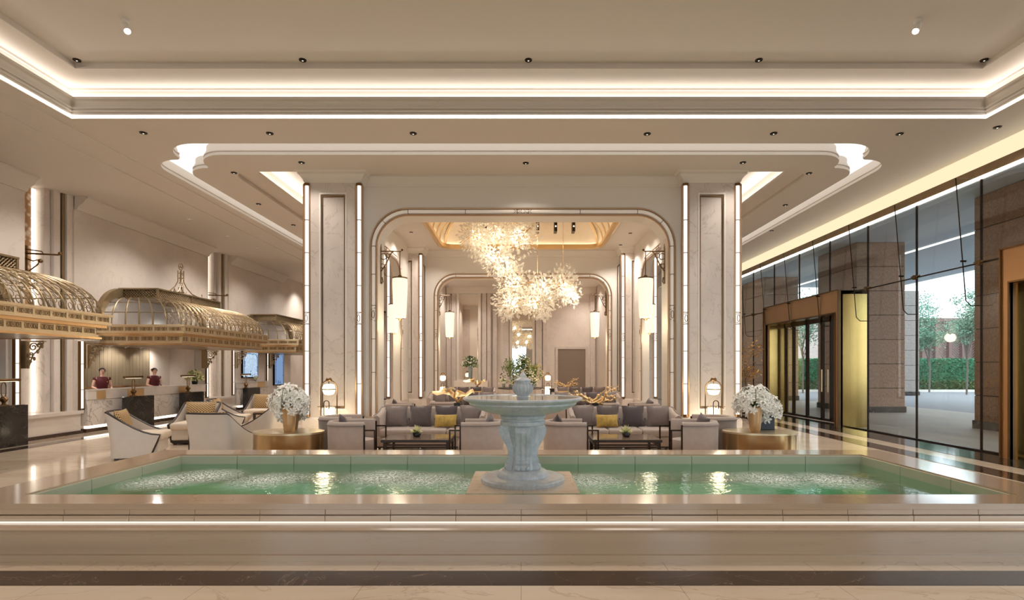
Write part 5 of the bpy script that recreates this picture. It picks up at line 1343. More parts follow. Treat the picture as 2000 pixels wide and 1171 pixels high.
# ================================================================== SEATING
pill = {}
def pillow(loc, size, rz, tilt, m, lab, group, lean=0.):
    k = (size, m)
    X = Matrix.Rotation(tilt, 4, 'X')
    if k not in pill: o = MB().pillow(*size, 8).build('pillow', m, None, 80); pill[k] = o
    else: o = bpy.data.objects.new('pillow', pill[k].data); COL.objects.link(o)
    o.location = loc; o.rotation_euler = (tilt, lean, rz)
    return tag(o, lab, 'pillow', group)
sofa_p = []
def sofa(x, y, rz, lab, w=2.25):
    """three-seat sofa facing local -y: tufted shell, three seat cushions, dark plinth and feet"""
    if sofa_p: return copy_tree(sofa_p[0], None, (x, y, 0), rz, lab)
    t = thing('sofa', lab, 'sofa', (x, y, 0), rz, 'grey three-seat sofas'); sofa_p.append(t)
    hw = w/2
    MB().box(-hw+.06, hw-.06, -.38, .36, .06, .10).build('base_rail', 'dark_wood', t, 0)
    for sx in (-1, 1):
        for yy in (-.34, .32): MB().cyl((sx*(hw-.12), yy, 0), (sx*(hw-.12), yy, .07), .022, .03, 8).build('leg', 'dark_wood', t, 60)
    MB().rbox((0, -.05, .19), (w-.10, .76, .20), .035, 2).build('seat_deck', 'velvet_light', t, 50)
    cw = (w-.26)/3
    for k in (-1, 0, 1): MB().rbox((k*cw, -.09, .36), (cw-.008, .72, .15), .05, 3).build('seat_cushion', 'velvet_light', t, 60)
    # shell: back and curved arms as one upholstered wrap
    P = [(-hw+.02, -.40)]+[(-hw+.02, -.05)]+[(a, b) for a, b in arc(-hw+.22, .20, .20, PI, PI/2, 5)]+[(a, b) for a, b in arc(hw-.22, .20, .20, PI/2, 0, 5)]+[(hw-.02, -.05), (hw-.02, -.40)]
    n = len(P); loops = []
    def nor(i):
        a, b = Vector(P[max(0, i-1)]), Vector(P[min(n-1, i+1)]); d = (b-a).normalized(); return Vector((-d.y, d.x))
    for (off, zz) in ((-.0, .12), (.0, .5), (.01, .78), (-.02, .82), (-.07, .83), (-.12, .79), (-.12, .4), (-.12, .12)):
        L_ = []
        for i, (px, py) in enumerate(P):
            q = nor(i); zt = zz
            if zz > .45: zt = zz-(.16 if py < -.3 else .10 if py < 0 else 0)*(.8 if zz > .6 else 0)
            L_.append((px+q.x*off, py+q.y*off, zt))
        loops.append(L_)
    vs = MB(); m_ = len(loops); o = 0
    for L_ in loops: vs.v += L_
    for i in range(m_-1):
        for j in range(n-1): vs.f.append((i*n+j, i*n+j+1, (i+1)*n+j+1, (i+1)*n+j))
    vs.f.append(tuple(i*n for i in range(m_))); vs.f.append(tuple(i*n+n-1 for i in reversed(range(m_))))
    bs = vs.build('back_shell', 'velvet_light', t, 60)
    for k in range(7):
        for r in range(2):
            MB().ball(((k-3)*.27+(.13 if r else 0), .272, .58+.12*r), (.018, .01, .018), 8, 5).build('tuft_button', 'velvet_mid', bs, 60)
    mb = MB(); mb.tube([(p[0]*1.0, p[1], q[2]+.006) for p, q in zip(P, loops[3])], .010, 5); mb.build('piping', 'velvet_mid', bs, 60)
    return t
def dress_sofa(x, y, rz, who, group, ky=None, plum=(0,)):
    c, s = math.cos(rz), math.sin(rz)
    R = lambda u, v: (x+c*u-s*v, y+s*u+c*v)
    for k in range(4):
        u = (-.78, -.27, .26, .77)[k]; a = R(u, .13-.02*(k % 2))
        m = ('velvet_mid', 'velvet_dark', 'velvet_plum', 'velvet_mid')[k]
        pillow((*a, .645), (.47, .45, .17), rz+(.06, -.05, .04, -.08)[k], -.20, m, '%s pillow, %s of four on the %s' % (('mid grey', 'dark grey', 'plum grey', 'mid grey')[k], ('leftmost', 'second', 'third', 'rightmost')[k], who), group)
    if ky is not None:
        a = R(ky, -.10); pillow((*a, .57), (.46, .27, .15), rz+.05, -.30, 'cushion_yellow', 'mustard yellow lumbar pillow on the %s' % who, 'yellow lumbar pillows')
arm_p = []
def armchair(x, y, rz, lab, small=True, plab=None):
    """barrel armchair facing local -y with bronze side frames"""
    if arm_p: t = copy_tree(arm_p[0], None, (x, y, 0), rz, lab)
    else:
        t = thing('armchair', lab, 'armchair', (x, y, 0), rz, 'barrel armchairs'); arm_p.append(t)
        P = [(-.37, -.30)]+[(a, b) for a, b in arc(0, .03, .37, PI, 0, 14)]+[(.37, -.30)]
        n = len(P); loops = []
        def nor(i):
            a, b = Vector(P[max(0, i-1)]), Vector(P[min(n-1, i+1)]); d = (b-a).normalized(); return Vector((-d.y, d.x))
        for off, zz in ((0, .08), (.005, .40), (.012, .70), (-.01, .74), (-.05, .745), (-.085, .72), (-.085, .4), (-.085, .08)):
            loops.append([(p[0]+nor(i).x*off, p[1]+nor(i).y*off, zz) for i, p in enumerate(P)])
        mb = MB(); mb.rings(loops, closed=False) if False else None
        for L_ in loops: mb.v += L_
        m_ = len(loops)
        for i in range(m_-1):
            for j in range(n-1): mb.f.append((i*n+j, i*n+j+1, (i+1)*n+j+1, (i+1)*n+j))
        mb.f.append(tuple(i*n for i in range(m_))); mb.f.append(tuple(i*n+n-1 for i in reversed(range(m_))))
        bs = mb.build('back_shell', 'velvet_light', t, 60)
        mb = MB(); mb.tube([(p[0]+nor(i).x*.016, p[1]+nor(i).y*.016, .685) for i, p in enumerate(P)], .009, 5); mb.build('piping', 'velvet_mid', bs, 60)
        mb = MB(); mb.lathe([(.02, .20), (.27, .20), (.295, .23), (.30, .36), (.28, .42), (.20, .435), (.02, .44)], 22, (0, -.06, 0), 1, 1.12); mb.build('seat_cushion', 'velvet_light', t, 50)
        mb = MB(); mb.lathe([(.02, .06), (.26, .06), (.27, .20), (.02, .20)], 20, (0, -.04, 0), 1, 1.1); mb.build('seat_base', 'velvet_mid', t, 50)
        for s in (-1, 1):
            mb = MB()
            mb.box(s*.37-.013, s*.37+.013, -.325, -.30, 0, .70); mb.box(s*.37-.013, s*.37+.013, -.50, -.475, 0, .62); mb.box(s*.37-.013, s*.37+.013, -.50, -.30, .60, .625)
            mb.build('arm_frame', 'bronze_dark', t, 0)
        for sx in (-.22, .22): MB().cyl((sx, .26, 0), (sx, .26, .08), .018, n=8).build('leg', 'bronze_dark', t, 60)
    if plab:
        c, s = math.cos(rz), math.sin(rz); a = (x-s*.14, y+c*.14)
        pillow((*a, .66), (.38, .36, .14), rz+.12, -.28, 'velvet_plum', plab, 'small armchair pillows', .25)
    return t
ctab = []
def coffee(x, y, lab, w=1.14, d=.74):
    if ctab: return copy_tree(ctab[0], None, (x, y, 0), 0, lab)
    t = thing('coffee_table', lab, 'table', (x, y, 0), 0, 'low coffee tables'); ctab.append(t)
    MB().rbox((0, 0, .435), (w, d, .03), .006, 1).build('table_top', 'table_top', t, 0)
    mb = MB(); mb.prism(rectpoly(-w/2-.012, w/2+.012, -d/2-.012, d/2+.012), .40, .445, 'z', [rectpoly(-w/2+.012, w/2-.012, -d/2+.012, d/2-.012)]); mb.build('top_frame', 'dark_wood', t, 0)
    mb = MB(); mb.prism(rectpoly(-w/2+.02, w/2-.02, -d/2+.02, d/2-.02), .34, .365, 'z', [rectpoly(-w/2+.06, w/2-.06, -d/2+.06, d/2-.06)]); mb.build('lower_frame', 'dark_wood', t, 0)
    for sx in (-1, 1):
        for sy in (-1, 1): MB().box(sx*(w/2-.04)-.02, sx*(w/2-.04)+.02, sy*(d/2-.04)-.02, sy*(d/2-.04)+.02, 0, .40).build('leg', 'dark_wood', t, 0)
    return t
def bowlplant(x, y, z, lab):
    t = thing('flower_bowl', lab, 'flower pot', (x, y, z), 0, 'table flower bowls')
    mb = MB(); mb.lathe([(.03, 0), (.06, .005), (.075, .04), (.07, .075), (.055, .085)], 14); mb.build('bowl', 'pot_black', t, 50)
    rn = random.Random(int(x*100)); mb = MB()
    for _ in range(70):
        a = rn.uniform(0, 2*PI); e = rn.uniform(.1, 1.4); d = Vector((math.cos(a)*math.cos(e), math.sin(a)*math.cos(e), math.sin(e))); L_ = rn.uniform(.07, .15)
        p = Vector((0, 0, .075)); q = d.orthogonal().normalized()*.012; mb.add([p-q, p+q, p+d*L_+q*.3, p+d*L_-q*.3], [(0, 1, 2, 3)])
    o = mb.build('leaves', 'cream_petal', t, 0, weld=False); o['kind'] = 'stuff'
    mb = MB()
    for _ in range(24):
        a = rn.uniform(0, 2*PI); e = rn.uniform(-.2, .9); d = Vector((math.cos(a)*math.cos(e), math.sin(a)*math.cos(e), math.sin(e))); L_ = rn.uniform(.07, .12)
        p = Vector((0, 0, .075)); q = d.orthogonal().normalized()*.016; mb.add([p-q, p+q, p+d*L_+q*.3, p+d*L_-q*.3], [(0, 1, 2, 3)])
    o = mb.build('foliage', 'leaf_light', t, 0, weld=False); o['kind'] = 'stuff'
    return t
# front row
sofa(-1.82, 11.12, 0, 'grey three-seat sofa left of the fountain, front row')
sofa(2.07, 11.12, 0, 'grey three-seat sofa right of the fountain, front row')
dress_sofa(-1.82, 11.12, 0, 'left front sofa', 'pillows on the left front sofa', .28)
dress_sofa(2.07, 11.12, 0, 'right front sofa', 'pillows on the right front sofa', -.32)
coffee(-1.77, 9.43, 'low dark-framed coffee table left of the fountain'); coffee(1.78, 9.43, 'low dark-framed coffee table right of the fountain')
bowlplant(-1.82, 9.42, .45, 'small black bowl of pale spiky leaves on the left coffee table'); bowlplant(1.83, 9.42, .45, 'small black bowl of pale spiky leaves on the right coffee table')
R90 = PI/2
armchair(-2.92, 9.35, R90, 'grey barrel armchair left of the left coffee table, front', plab='plum pillow on the armchair left of the left coffee table')
armchair(-.70, 9.35, -R90, 'grey barrel armchair between the left coffee table and the fountain, front', plab='plum pillow on the armchair just left of the fountain')
armchair(.79, 9.35, R90, 'grey barrel armchair between the fountain and the right coffee table, front', plab='plum pillow on the armchair just right of the fountain')
armchair(2.98, 9.35, -R90, 'grey barrel armchair right of the right coffee table, front', plab='plum pillow on the armchair right of the right coffee table')
armchair(-3.42, 10.28, R90, 'grey barrel armchair half hidden beside the left end of the left sofa')
armchair(3.66, 10.28, -R90, 'grey barrel armchair half hidden beside the right end of the right sofa')
# second group behind the front sofas
for (x, y, r, lab, pl) in ((-3.1, 13.95, R90+.1, 'barrel armchair behind the left front sofa, at the far left', 'plum pillow on the far left armchair behind the left sofa'), (-2.1, 14.7, PI, 'barrel armchair with its back to the view behind the left front sofa', None),
                       (3.15, 13.95, -R90, 'barrel armchair behind the right front sofa, at the far right', 'plum pillow on the far right armchair behind the right sofa'), (2.2, 14.3, PI-.2, 'barrel armchair with its rounded back to the view behind the right front sofa', None),
                       (-.75, 14.2, -R90, 'barrel armchair behind the fountain, left one', None), (.95, 14.2, R90, 'barrel armchair behind the fountain, right one', None)):
    armchair(x, y, r, lab, plab=pl)
sofa(-1.9, 17.6, 0, 'grey sofa in the middle of the pavilion, left'); sofa(2.1, 17.6, 0, 'grey sofa in the middle of the pavilion, right')
dress_sofa(-1.9, 17.6, 0, 'left sofa in the middle of the pavilion', 'pillows on the left middle sofa'); dress_sofa(2.1, 17.6, 0, 'right sofa in the middle of the pavilion', 'pillows on the right middle sofa')
sofa(-2.15, 22.4, 0, 'grey sofa beyond the second arch, left'); sofa(2.5, 22.4, 0, 'grey sofa beyond the second arch, right')
dress_sofa(-2.15, 22.4, 0, 'left sofa beyond the second arch', 'pillows on the far left sofa', .3); dress_sofa(2.5, 22.4, 0, 'right sofa beyond the second arch', 'pillows on the far right sofa', -.75)
# consoles behind the sofas with gilded sculptures
con = []
def console(x, y, lab, w=1.5):
    if con: return copy_tree(con[0], None, (x, y, 0), 0, lab)
    t = thing('console_table', lab, 'table', (x, y, 0), 0, 'consoles behind the sofas'); con.append(t)
    MB().rbox((0, 0, .745), (w, .36, .05), .006, 1).build('table_top', 'dark_wood', t, 0)
    MB().box(-w/2+.05, w/2-.05, -.14, .14, .62, .72).build('apron', 'dark_wood', t, 0)
    for sx in (-1, 1):
        for sy in (-1, 1): MB().box(sx*(w/2-.06)-.025, sx*(w/2-.06)+.025, sy*.13-.025, sy*.13+.025, 0, .72).build('leg', 'dark_wood', t, 0)
    return t
console(-1.55, 12.45, 'dark console table behind the left front sofa'); console(1.75, 12.45, 'dark console table behind the right front sofa')
console(-1.98, 23.2, 'dark console table behind the left sofa beyond the second arch'); console(1.95, 23.2, 'dark console table behind the right sofa beyond the second arch')
def wings(x, y, z, lab, s=1.):
    t = thing('gilded_sculpture', lab, 'sculpture', (x, y, z), 0, 'gilded sculptures')
    MB().rbox((.08*s, 0, .04), (.14, .14, .08), .008, 1).build('sculpture_base', 'pot_black', t, 0)
    def blade(pts, w, nm='wing'):
        mb = MB(); A = []; 
        for i, (px, pz) in enumerate(pts):
            tt = i/(len(pts)-1); ww = w*math.sin(PI*min(1, .15+.8*tt))**.6; A.append([(px*s, -ww*.7*s, (pz-ww*.55)*s), (px*s, .03*s, (pz-.01)*s), (px*s, ww*.7*s, (pz+ww*.55)*s), (px*s, -.02*s, (pz+.015)*s)])
        mb.rings(A); mb.f.append((0, 1, 2, 3)); k = len(A)*4; mb.f.append((k-4, k-3, k-2, k-1)); mb.build(nm, 'gold_pale', t, 60)
    blade([(.08, .07), (.03, .22), (-.08, .32), (-.22, .35), (-.38, .30), (-.50, .32)], .12)
    blade([(.08, .07), (.16, .18), (.26, .24), (.36, .32), (.43, .36), (.47, .30)], .10)
    blade([(.08, .12), (.02, .24), (.06, .30), (.16, .28), (.28, .26)], .14)
    blade([(-.3, .33), (-.16, .38), (-.02, .42), (.04, .38)], .05)
    return t
def tangle(x, y, z, lab, s=1.):
    t = thing('gilded_sculpture', lab, 'sculpture', (x, y, z), 0, 'gilded sculptures')
    MB().rbox((0, 0, .04), (.14, .14, .08), .008, 1).build('sculpture_base', 'pot_black', t, 0)
    rn = random.Random(5)
    for k in range(10):
        p = Vector((rn.uniform(-.1, .1), rn.uniform(-.05, .05), .06)); pts = [p.copy()]; dirx = -1 if k % 3 == 0 else 1
        for i in range(6):
            p = p+Vector((dirx*rn.uniform(.01, .11), rn.uniform(-.05, .05), rn.uniform(-.02, .085))); pts.append(p.copy())
        mb = MB(); mb.tube([q*s if i else q for i, q in enumerate(pts)], [.030*s*(1-.12*i) for i in range(7)], 6)
        for q in pts[1:-1:2]: mb.ball(q*s, .035*s, 7, 5)
        mb.build('branch', 'gold_pale', t, 60)
    return t
wings(-1.55, 12.45, .77, 'gilded open-wing sculpture on the console behind the left front sofa')
tangle(1.70, 12.45, .77, 'gilded knotted branch sculpture on the console behind the right front sofa', 1.15)
wings(-1.98, 23.2, .77, 'gilded open-wing sculpture beyond the second arch, left', 1.0)
tangle(1.95, 23.2, .77, 'gilded branch sculpture beyond the second arch, right', 1.1)

# club chairs with swooping sides on the reception side
club = []
def clubchair(x, y, rz, lab):
    if club: return copy_tree(club[0], None, (x, y, 0), rz, lab)
    t = thing('club_chair', lab, 'chair', (x, y, 0), rz, 'swooping club chairs'); club.append(t)
    P = [(-.40, -.40), (-.405, -.28), (-.41, -.15), (-.41, -.02), (-.41, .12)]+[(a, b) for a, b in arc(-.29, .24, .12, PI, PI/2, 5)]
    P += [(-.14, .385), (0, .395), (.14, .385)]+[(-a, b) for a, b in reversed(P)]
    n = len(P)
    def nor(i):
        a, b = Vector(P[max(0, i-1)]), Vector(P[min(n-1, i+1)]); d = (b-a).normalized(); return Vector((-d.y, d.x))
    def top(p):
        q = max(0, min(1, (p[1]+.40)/.70)); return .43+.42*q**1.9
    loops = []
    for f in (0, .35, .7, 1.):
        L_ = []
        for i, p in enumerate(P):
            zt = top(p); z = .05+(zt-.05)*f; k = .80+.20*min(1, (z-.05)/.38); yy = .36-(.36-p[1])*k if p[1] < .2 else p[1]
            ln = .10*max(0, (z-.4)/.45)*max(0, min(1, (p[1]+.1)/.4)); L_.append((p[0]+nor(i).x*.0, yy+ln, z))
        loops.append(L_)
    inner = []
    for L_ in reversed(loops): inner.append([(q[0]-nor(i).x*.055, q[1]-nor(i).y*.055, q[2]) for i, q in enumerate(L_)])
    A = loops+inner; mb = MB(); m_ = len(A)
    for L_ in A: mb.v += L_
    for i in range(m_-1):
        for j in range(n-1): mb.f.append((i*n+j, i*n+j+1, (i+1)*n+j+1, (i+1)*n+j))
    mb.f.append(tuple(i*n for i in range(m_))); mb.f.append(tuple(i*n+n-1 for i in reversed(range(m_))))
    for j in range(n-1): mb.f.append((j, (m_-1)*n+j, (m_-1)*n+j+1, j+1))
    sh_ = mb.build('shell', 'chair_leather', t, 50)
    T = [((a[0]+b[0])/2, (a[1]+b[1])/2, a[2]+.006) for a, b in zip(loops[-1], inner[0])]
    T = [(l[0][0]*.93, l[0][1]-.004, l[0][2]) for l in loops[:-1]]+T+[(l[-1][0]*.93, l[-1][1]-.004, l[-1][2]) for l in reversed(loops[:-1])]
    mb = MB(); mb.tube(T, .024, 6); mb.build('edge_trim', 'dark_trim', sh_, 60)
    MB().rbox((0, -.07, .22), (.66, .62, .24), .03, 2).build('seat_base', 'chair_leather', t, 50)
    MB().rbox((0, -.10, .40), (.68, .68, .15), .05, 3).build('seat_cushion', 'seat_fabric', t, 60)
    mb = MB(); mb.pillow(.64, .46, .16, 8, Matrix.Translation((0, .255, .665)) @ Matrix.Rotation(-.24, 4, 'X')); mb.build('back_cushion', 'trellis_fabric', t, 80)
    MB().box(-.33, .33, -.33, .30, .03, .10).build('base_rail', 'dark_trim', t, 0)
    for sx in (-1, 1):
        for yy in (-.30, .28): MB().box(sx*.28-.025, sx*.28+.025, yy-.025, yy+.025, 0, .05).build('leg', 'dark_trim', t, 0)
    return t
clubchair(-7.05, 10.0, R90+.35, 'pale leather club chair nearest the left edge, seen from behind and the side')
clubchair(-7.2, 11.95, .15, 'pale leather club chair with gold trellis cushion facing the view, nearer of two')
clubchair(-5.38, 9.72, PI-.12, 'pale leather club chair with its broad back to the view, before the small table')
clubchair(-5.42, 11.45, -R90-.12, 'pale leather club chair turned left beside the brass drum table with orchids')
clubchair(-7.3, 13.55, R90+.3, 'pale leather club chair seen from behind, in the rear group')
clubchair(-7.5, 15.6, .1, 'pale leather club chair facing the view in the rear group, farthest back')
stab = []
def sidetable(x, y, rz, lab):
    if stab: return copy_tree(stab[0], None, (x, y, 0), rz, lab)
    t = thing('side_table', lab, 'table', (x, y, 0), rz, 'small square tables'); stab.append(t)
    MB().rbox((0, 0, .515), (.46, .46, .03), .006, 1).build('table_top', 'table_top', t, 0)
    mb = MB(); mb.prism(rectpoly(-.235, .235, -.235, .235), .47, .50, 'z', [rectpoly(-.20, .20, -.20, .20)]); mb.build('apron', 'dark_wood', t, 0)
    for sx in (-1, 1):
        for sy in (-1, 1): MB().box(sx*.205-.025, sx*.205+.025, sy*.205-.025, sy*.205+.025, 0, .49).build('leg', 'dark_wood', t, 0)
    return t
sidetable(-6.32, 10.85, .1, 'small dark square table amid the front club chairs'); sidetable(-6.55, 13.9, 0, 'small dark square table amid the rear club chairs')

# ================================================================== DRUM TABLES, VASES, ORCHIDS
def drum(x, y, sgn, lab):
    t = thing('drum_table', lab, 'table', (x, y, 0), 0, 'brass drum tables')
    out = [((.56+.05*math.cos(2*a+.6))*math.cos(a)*(1.0)+sgn*.02, (.50+.05*math.cos(2*a+.6))*math.sin(a)) for a in [2*PI*i/40 for i in range(40)]]
    MB().prism(out, .02, .52).build('drum_body', 'brass_brushed', t, 40)
    MB().prism(offset(out, .012), .52, .55).build('table_top', 'brass', t, 40)
    MB().prism(offset(out, -.03), .0, .02).build('drum_foot', 'bronze_dark', t, 40)
    return t
drum(-4.08, 9.45, 1, 'low polished brass drum table left, carrying white orchids')
drum(4.18, 9.45, -1, 'low polished brass drum table right, carrying white orchids')
bl = []
def blossom(parent, loc, d, s, rn):
    if not bl:
        mb = MB()
        for k in range(5):
            a = 2*PI*k/5; ca, sa = math.cos(a), math.sin(a); w = .42 if k % 2 else .5
            pts = [(.08, 0, 0), (.5, -w*.6, .12), (.95, -w*.25, .05), (1., 0, .02), (.95, w*.25, .05), (.5, w*.6, .12)]
            mb.add([(x*ca-y*sa, x*sa+y*ca, z) for x, y, z in pts], [(0, 1, 2, 3), (0, 3, 4, 5)])
        mb.ball((0, 0, .1), (.13, .13, .1), 6, 4); o = mb.build('blossom', 'white_petal', parent, 0); bl.append(o)
    else: o = share('blossom', bl[0], parent)
    o.location = loc; o.rotation_mode = 'QUATERNION'; o.rotation_quaternion = (Vector(d)+Vector((rn.gauss(0, .3), rn.gauss(0, .3), rn.gauss(0, .3)))).normalized().to_track_quat('Z', 'Y'); o.scale = (s, s, s)
def orchids(x, y, z, lab, vase, seed, R=.33, hgt=.36, n=190):
    rn = random.Random(seed); t = thing('orchid_arrangement', lab, 'flowers', (x, y, z), 0, 'white orchids')
    if vase == 'brass':
        mb = MB(); mb.lathe([(.075, 0), (.085, .01), (.10, .15), (.118, .36), (.125, .43), (.115, .44), (.105, .42), (.02, .41)], 8 if False else 24); mb.build('vase', 'champagne_satin', t, 40); z0 = .42
    elif vase == 'slate':
        MB().rbox((0, 0, .13), (.26, .26, .26), .008, 1).build('vase', 'pot_slate', t, 0); z0 = .26
    else:
        mb = MB(); mb.lathe([(.10, 0), (.14, .28), (.13, .28), (.02, .27)], 4); mb.build('vase', 'brass_dark', t, 0); z0 = .27
    mb = MB(); tips = []
    for k in range(12):
        a = 2*PI*k/12+rn.uniform(-.2, .2); r = R*rn.uniform(.7, 1.0); h = hgt*rn.uniform(.7, 1.0)
        pts = [Vector((.03*math.cos(a), .03*math.sin(a), z0))]
        for i in range(1, 8):
            f = i/7; pts.append(Vector((math.cos(a)*r*f**.8, math.sin(a)*r*f**.8, z0+h*math.sin(min(PI*.93, f*PI*.88))*1.0-(.16 if f > .8 else 0)*f*(f-.8)*3)))
        mb.tube(pts, .005, 4); tips += pts[2:]
    mb.build('stems', 'leaf_green', t, 60)
    mb = MB()
    for k in range(9):
        a = 2*PI*k/9; d = Vector((math.cos(a), math.sin(a), .5)); q = Vector((-math.sin(a), math.cos(a), 0))*.04
        p = Vector((0, 0, z0)); mb.add([p, p+d*.1+q, p+d*.22, p+d*.1-q], [(0, 1, 2, 3)])
    mb.build('leaves', 'leaf_green', t, 0)
    for i in range(n):
        a = rn.uniform(0, 2*PI); v_ = rn.uniform(-.32, 1.0); cr_ = math.sqrt(max(0, 1-min(1, abs(v_))**2)) if v_ > 0 else 1.0; rr = rn.uniform(.84, 1.03)
        if v_ < .1 and rn.random() < .35: v_ += .4
        p = Vector((R*cr_*rr*math.cos(a), R*cr_*rr*math.sin(a)*.9, z0+.02+v_*hgt*rr))
        blossom(t, p, Vector((math.cos(a)*cr_, math.sin(a)*cr_-.25, v_+.15)), rn.uniform(.062, .085), rn)
    return t
orchids(-4.00, 9.32, .55, 'white orchids in a tapered brass vase on the left drum table', 'brass', 31)
orchids(-4.13, 9.74, .55, 'white orchids in an olive bronze pot behind the brass vase on the left', 'pot', 32, .27, .32, 120)
orchids(4.02, 9.30, .55, 'white orchids in a tapered brass vase on the right drum table', 'brass', 33)
orchids(4.38, 9.74, .55, 'white orchids in a square slate pot behind the brass vase on the right', 'slate', 34, .28, .36, 130)
# floor lanterns
fl = []
def hoop(x, y, lab):
    if fl: t = copy_tree(fl[0], None, (x, y, 0), 0, lab)
    else:
        t = thing('floor_lantern', lab, 'lamp', (x, y, 0), 0, 'hoop floor lanterns'); fl.append(t)
        mb = MB(); mb.tube([(-.17, 0, .02)]+[(a, 0, b) for a, b in arc(0, 1.22, .17, PI, 0, 14)]+[(.17, 0, .02)], .012, 6); mb.build('hoop_frame', 'bronze', t, 60)
        mb = MB(); mb.tube([(-.24, 0, .84), (.24, 0, .84)], .008, 5); mb.tube([(0, -.17, .84), (0, .17, .84)], .008, 5); mb.build('cross_bar', 'bronze', t, 60)
        mb = MB(); mb.ball((0, 0, 1.40), (.07, .02, .035), 10, 6)
        for s in (-1, 1): mb.tube([(s*.03+.025*math.cos(i*PI/5), 0, 1.415+.025*math.sin(i*PI/5)) for i in range(10)], .007, 4, True)
        mb.tube([(0, 0, 1.39), (0, 0, 1.31)], .010, 5); mb.build('crest', 'bronze', t, 60)
        mb = MB(); mb.lathe([(.04, 1.315), (.105, 1.30), (.125, 1.25), (.128, 1.21), (.12, 1.15), (.09, 1.10), (.04, 1.085)], 22); gs = mb.build('globe_shade', 'globe_glow', t, 50)
        mb = MB(); mb.lathe([(.13, 1.215), (.132, 1.205), (.13, 1.195), (.129, 1.205)], 22); mb.build('globe_band', 'bronze_dark', gs, 60)
        mb = MB(); mb.lathe([(.05, .22), (.125, .23), (.13, .30), (.13, .78), (.12, .83), (.05, .835)], 20); ls = mb.build('lower_shade', 'globe_glow', t, 40)
        mb = MB()
        for k in range(10): a = 2*PI*k/10; mb.tube([(.134*math.cos(a), .134*math.sin(a), .22), (.134*math.cos(a), .134*math.sin(a), .83)], .005, 4)
        for z in (.22, .42, .62, .83): mb.tube([(.135*math.cos(i*PI/10), .135*math.sin(i*PI/10), z) for i in range(20)], .005, 4, True)
        mb.build('wire_cage', 'bronze', ls, 60)
        mb = MB(); mb.tube([(-.055, -.14, .25)]+[(a, -.14, b) for a, b in arc(0, .92, .055, PI, 0, 8)]+[(.055, -.14, .80)], .010, 5); mb.build('carry_handle', 'bronze_dark', t, 60)
        mb = MB(); mb.lathe([(.20, 0), (.20, .015), (.03, .03), (.02, .22)], 20); mb.build('foot', 'bronze', t, 40)
    lamp('POINT', (x, y-.35, 1.2), 7, (1, .82, .54), size=.12, name='hoop_lamp'); lamp('POINT', (x, y+.25, .5), 7, (1, .82, .54), size=.10, name='hoop_lamp')
    return t
hoop(-4.02, 11.3, 'bronze hoop floor lantern in front of the left column'); hoop(4.02, 11.3, 'bronze hoop floor lantern in front of the right column')
hoop(-3.42, 23.6, 'bronze hoop floor lantern far back, left of the far sofa'); hoop(1.18, 23.9, 'bronze hoop floor lantern far back, right of the flower table')

# ================================================================== FLOWERS IN THE DISTANCE
def bouquet(x, y, z, lab, vase, seed, R, hgt, mats, n=160, spiky=0, vh=.3, vr=.07):
    rn = random.Random(seed); t = thing('flower_vase', lab, 'flowers', (x, y, z), 0, 'far flower vases')
    mb = MB(); mb.lathe([(vr*.7, 0), (vr*.8, .01), (vr, vh*.6), (vr*.9, vh), (vr*.8, vh), (.01, vh-.02)], 16); mb.build('vase', vase, t, 40)
    mb = MB()
    for _ in range(26):
        a = rn.uniform(0, 2*PI); e = rn.uniform(.3, 1.5); L_ = hgt*rn.uniform(.6, 1.05); d = Vector((math.cos(a)*math.cos(e)*R/hgt, math.sin(a)*math.cos(e)*R/hgt, math.sin(e)))
        mb.tube([(0, 0, vh), tuple(Vector((0, 0, vh))+d*L_*.5+Vector((0, 0, .03))), tuple(Vector((0, 0, vh))+d*L_)], .006, 4)
        if spiky:
            for q in range(spiky): mb.tube([tuple(Vector((0, 0, vh))+d*L_*.5), tuple(Vector((rn.gauss(0, R*.2), rn.gauss(0, R*.2), vh))+d*L_*rn.uniform(.8, 1.1))], .004, 3)
    mb.build('stems', mats[0], t, 60)
    for mi, m in enumerate(mats):
        mb = MB(); pts = []
        for _ in range(int(n*(.6 if not mi else 1))):
            a = rn.uniform(0, 2*PI); e = rn.uniform(.05, 1.5); rr = rn.uniform(.55, 1.0) if not mi else rn.uniform(.82, 1.1)
            if mi: e = rn.uniform(-.1, 1.1)
            pts.append((math.cos(a)*math.cos(e)*R*rr, math.sin(a)*math.cos(e)*R*rr, vh+math.sin(e)*hgt*rr*(.95 if mi else 1.0)))
        leaf_cloud(mb, pts, .055 if mi else .07, rn); o = mb.build(('foliage', 'petals', 'petals')[mi], m, t, 0, weld=False); o['kind'] = 'stuff'
    return t
ft = thing('flower_table', 'round dark table with the big flower arrangement behind the fountain', 'table', (.05, 24.6, 0))
mb = MB(); mb.lathe([(.3, 0), (.3, .03), (.08, .06), (.07, .66), (.2, .70)], 24); mb.build('pedestal', 'dark_wood', ft, 40)
mb = MB(); mb.lathe([(.05, .70), (1.1, .70), (1.12, .72), (1.1, .75), (.05, .75)], 40); mb.build('table_top', 'dark_wood', ft, 40)
bouquet(.10, 24.75, .75, 'tallest vase of dark green leaves at the centre of the flower table', 'glass_vase', 1, .38, 1.10, ['leaf_green', 'leaf_light', 'cream_petal'], 170, vh=.5)
bouquet(-.50, 24.5, .75, 'vase of airy olive branches at the left of the flower table', 'glass_vase', 2, .45, .95, ['leaf_light', 'leaf_green'], 60, 3, vh=.5)
bouquet(.62, 24.45, .75, 'vase of yellow green blossoms at the right of the flower table', 'glass_vase', 3, .42, .70, ['leaf_light', 'cream_petal', 'cushion_yellow'], 120, vh=.45)
bouquet(-.78, 24.1, .75, 'low glass of pale flowers at the left front of the flower table', 'glass_vase', 4, .20, .24, ['leaf_light', 'cream_petal', 'white_petal'], 60, vh=.22)
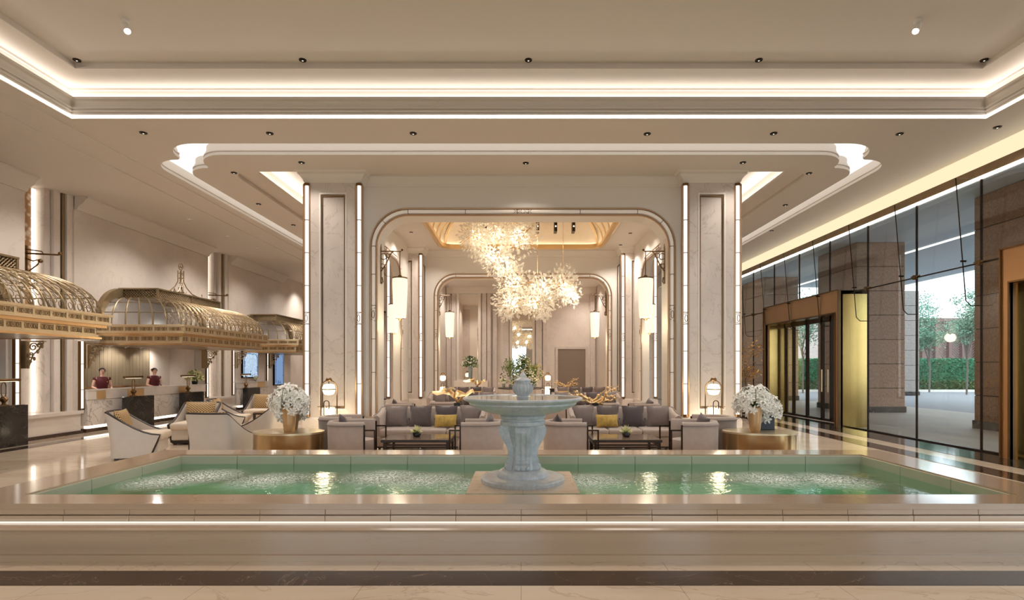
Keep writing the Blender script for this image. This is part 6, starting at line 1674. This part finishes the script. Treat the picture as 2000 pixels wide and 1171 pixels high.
bouquet(-.38, 23.85, .75, 'low glass of blush flowers beside the urn on the fountain, left', 'glass_vase', 5, .18, .20, ['leaf_green', 'white_petal', 'cream_petal'], 60, vh=.20)
bouquet(.52, 23.85, .75, 'low glass of white flowers at the right front of the flower table', 'glass_vase', 6, .20, .26, ['leaf_green', 'white_petal', 'cream_petal'], 60, vh=.22)
bouquet(.25, 24.05, .75, 'round vase of blush and cream flowers at the middle of the flower table', 'glass_vase', 8, .30, .50, ['leaf_green', 'white_petal', 'cream_petal'], 90, vh=.40)
bouquet(-2.72, 28.45, .98, 'tall glass vase of white flowers and ferns before the left far mirror', 'glass_vase', 7, .42, .55, ['leaf_green', 'leaf_light', 'white_petal'], 150, vh=.75)
bouquet(-11.2, 18.55, 1.09, 'black pot of pale yellow flowers on the far end of the long desk', 'pot_black', 9, .26, .34, ['leaf_light', 'cream_petal', 'cream_petal'], 150, vh=.16, vr=.10)
bouquet(-11.06, 22.5, 1.09, 'tiny vase of white flowers on the desk under the bright blue screen', 'glass_vase', 10, .07, .14, ['white_petal', 'cream_petal'], 40, vh=.10, vr=.04)
# golden leaf tree by the glass wall
gt = thing('golden_tree', 'small tree with golden leaves standing by the glass wall right of the column', 'tree', (8.1, 19.6, 0))
rn = random.Random(4); tips = []; mb = MB(); mb.tube([(0, 0, .35), (.05, 0, 1.1), (-.03, 0, 1.7)], [.035, .03, .02], 6)
for k in range(9):
    a = rn.uniform(0, 2*PI); q = Vector((math.cos(a)*.34, math.sin(a)*.34, rn.uniform(1.3, 2.55))); z0 = rn.uniform(.9, 1.6); mb.tube([(0, 0, z0), (q.x*.5, q.y*.5, (z0+q.z)/2+.1), tuple(q)], .012, 5); tips.append(q)
mb.build('trunk', 'brass_dark', gt, 60)
mb = MB(); leaf_cloud(mb, [(c.x+rn.gauss(0, .13), c.y+rn.gauss(0, .13), c.z+rn.gauss(0, .16)) for c in tips for _ in range(45)], .055, rn)
o = mb.build('leaves', 'gold_leaf', gt, 0, weld=False); o['kind'] = 'stuff'
mb = MB(); mb.lathe([(.17, 0), (.19, .02), (.21, .36), (.19, .38), (.02, .36)], 18); mb.build('pot', 'bronze_dark', gt, 40)
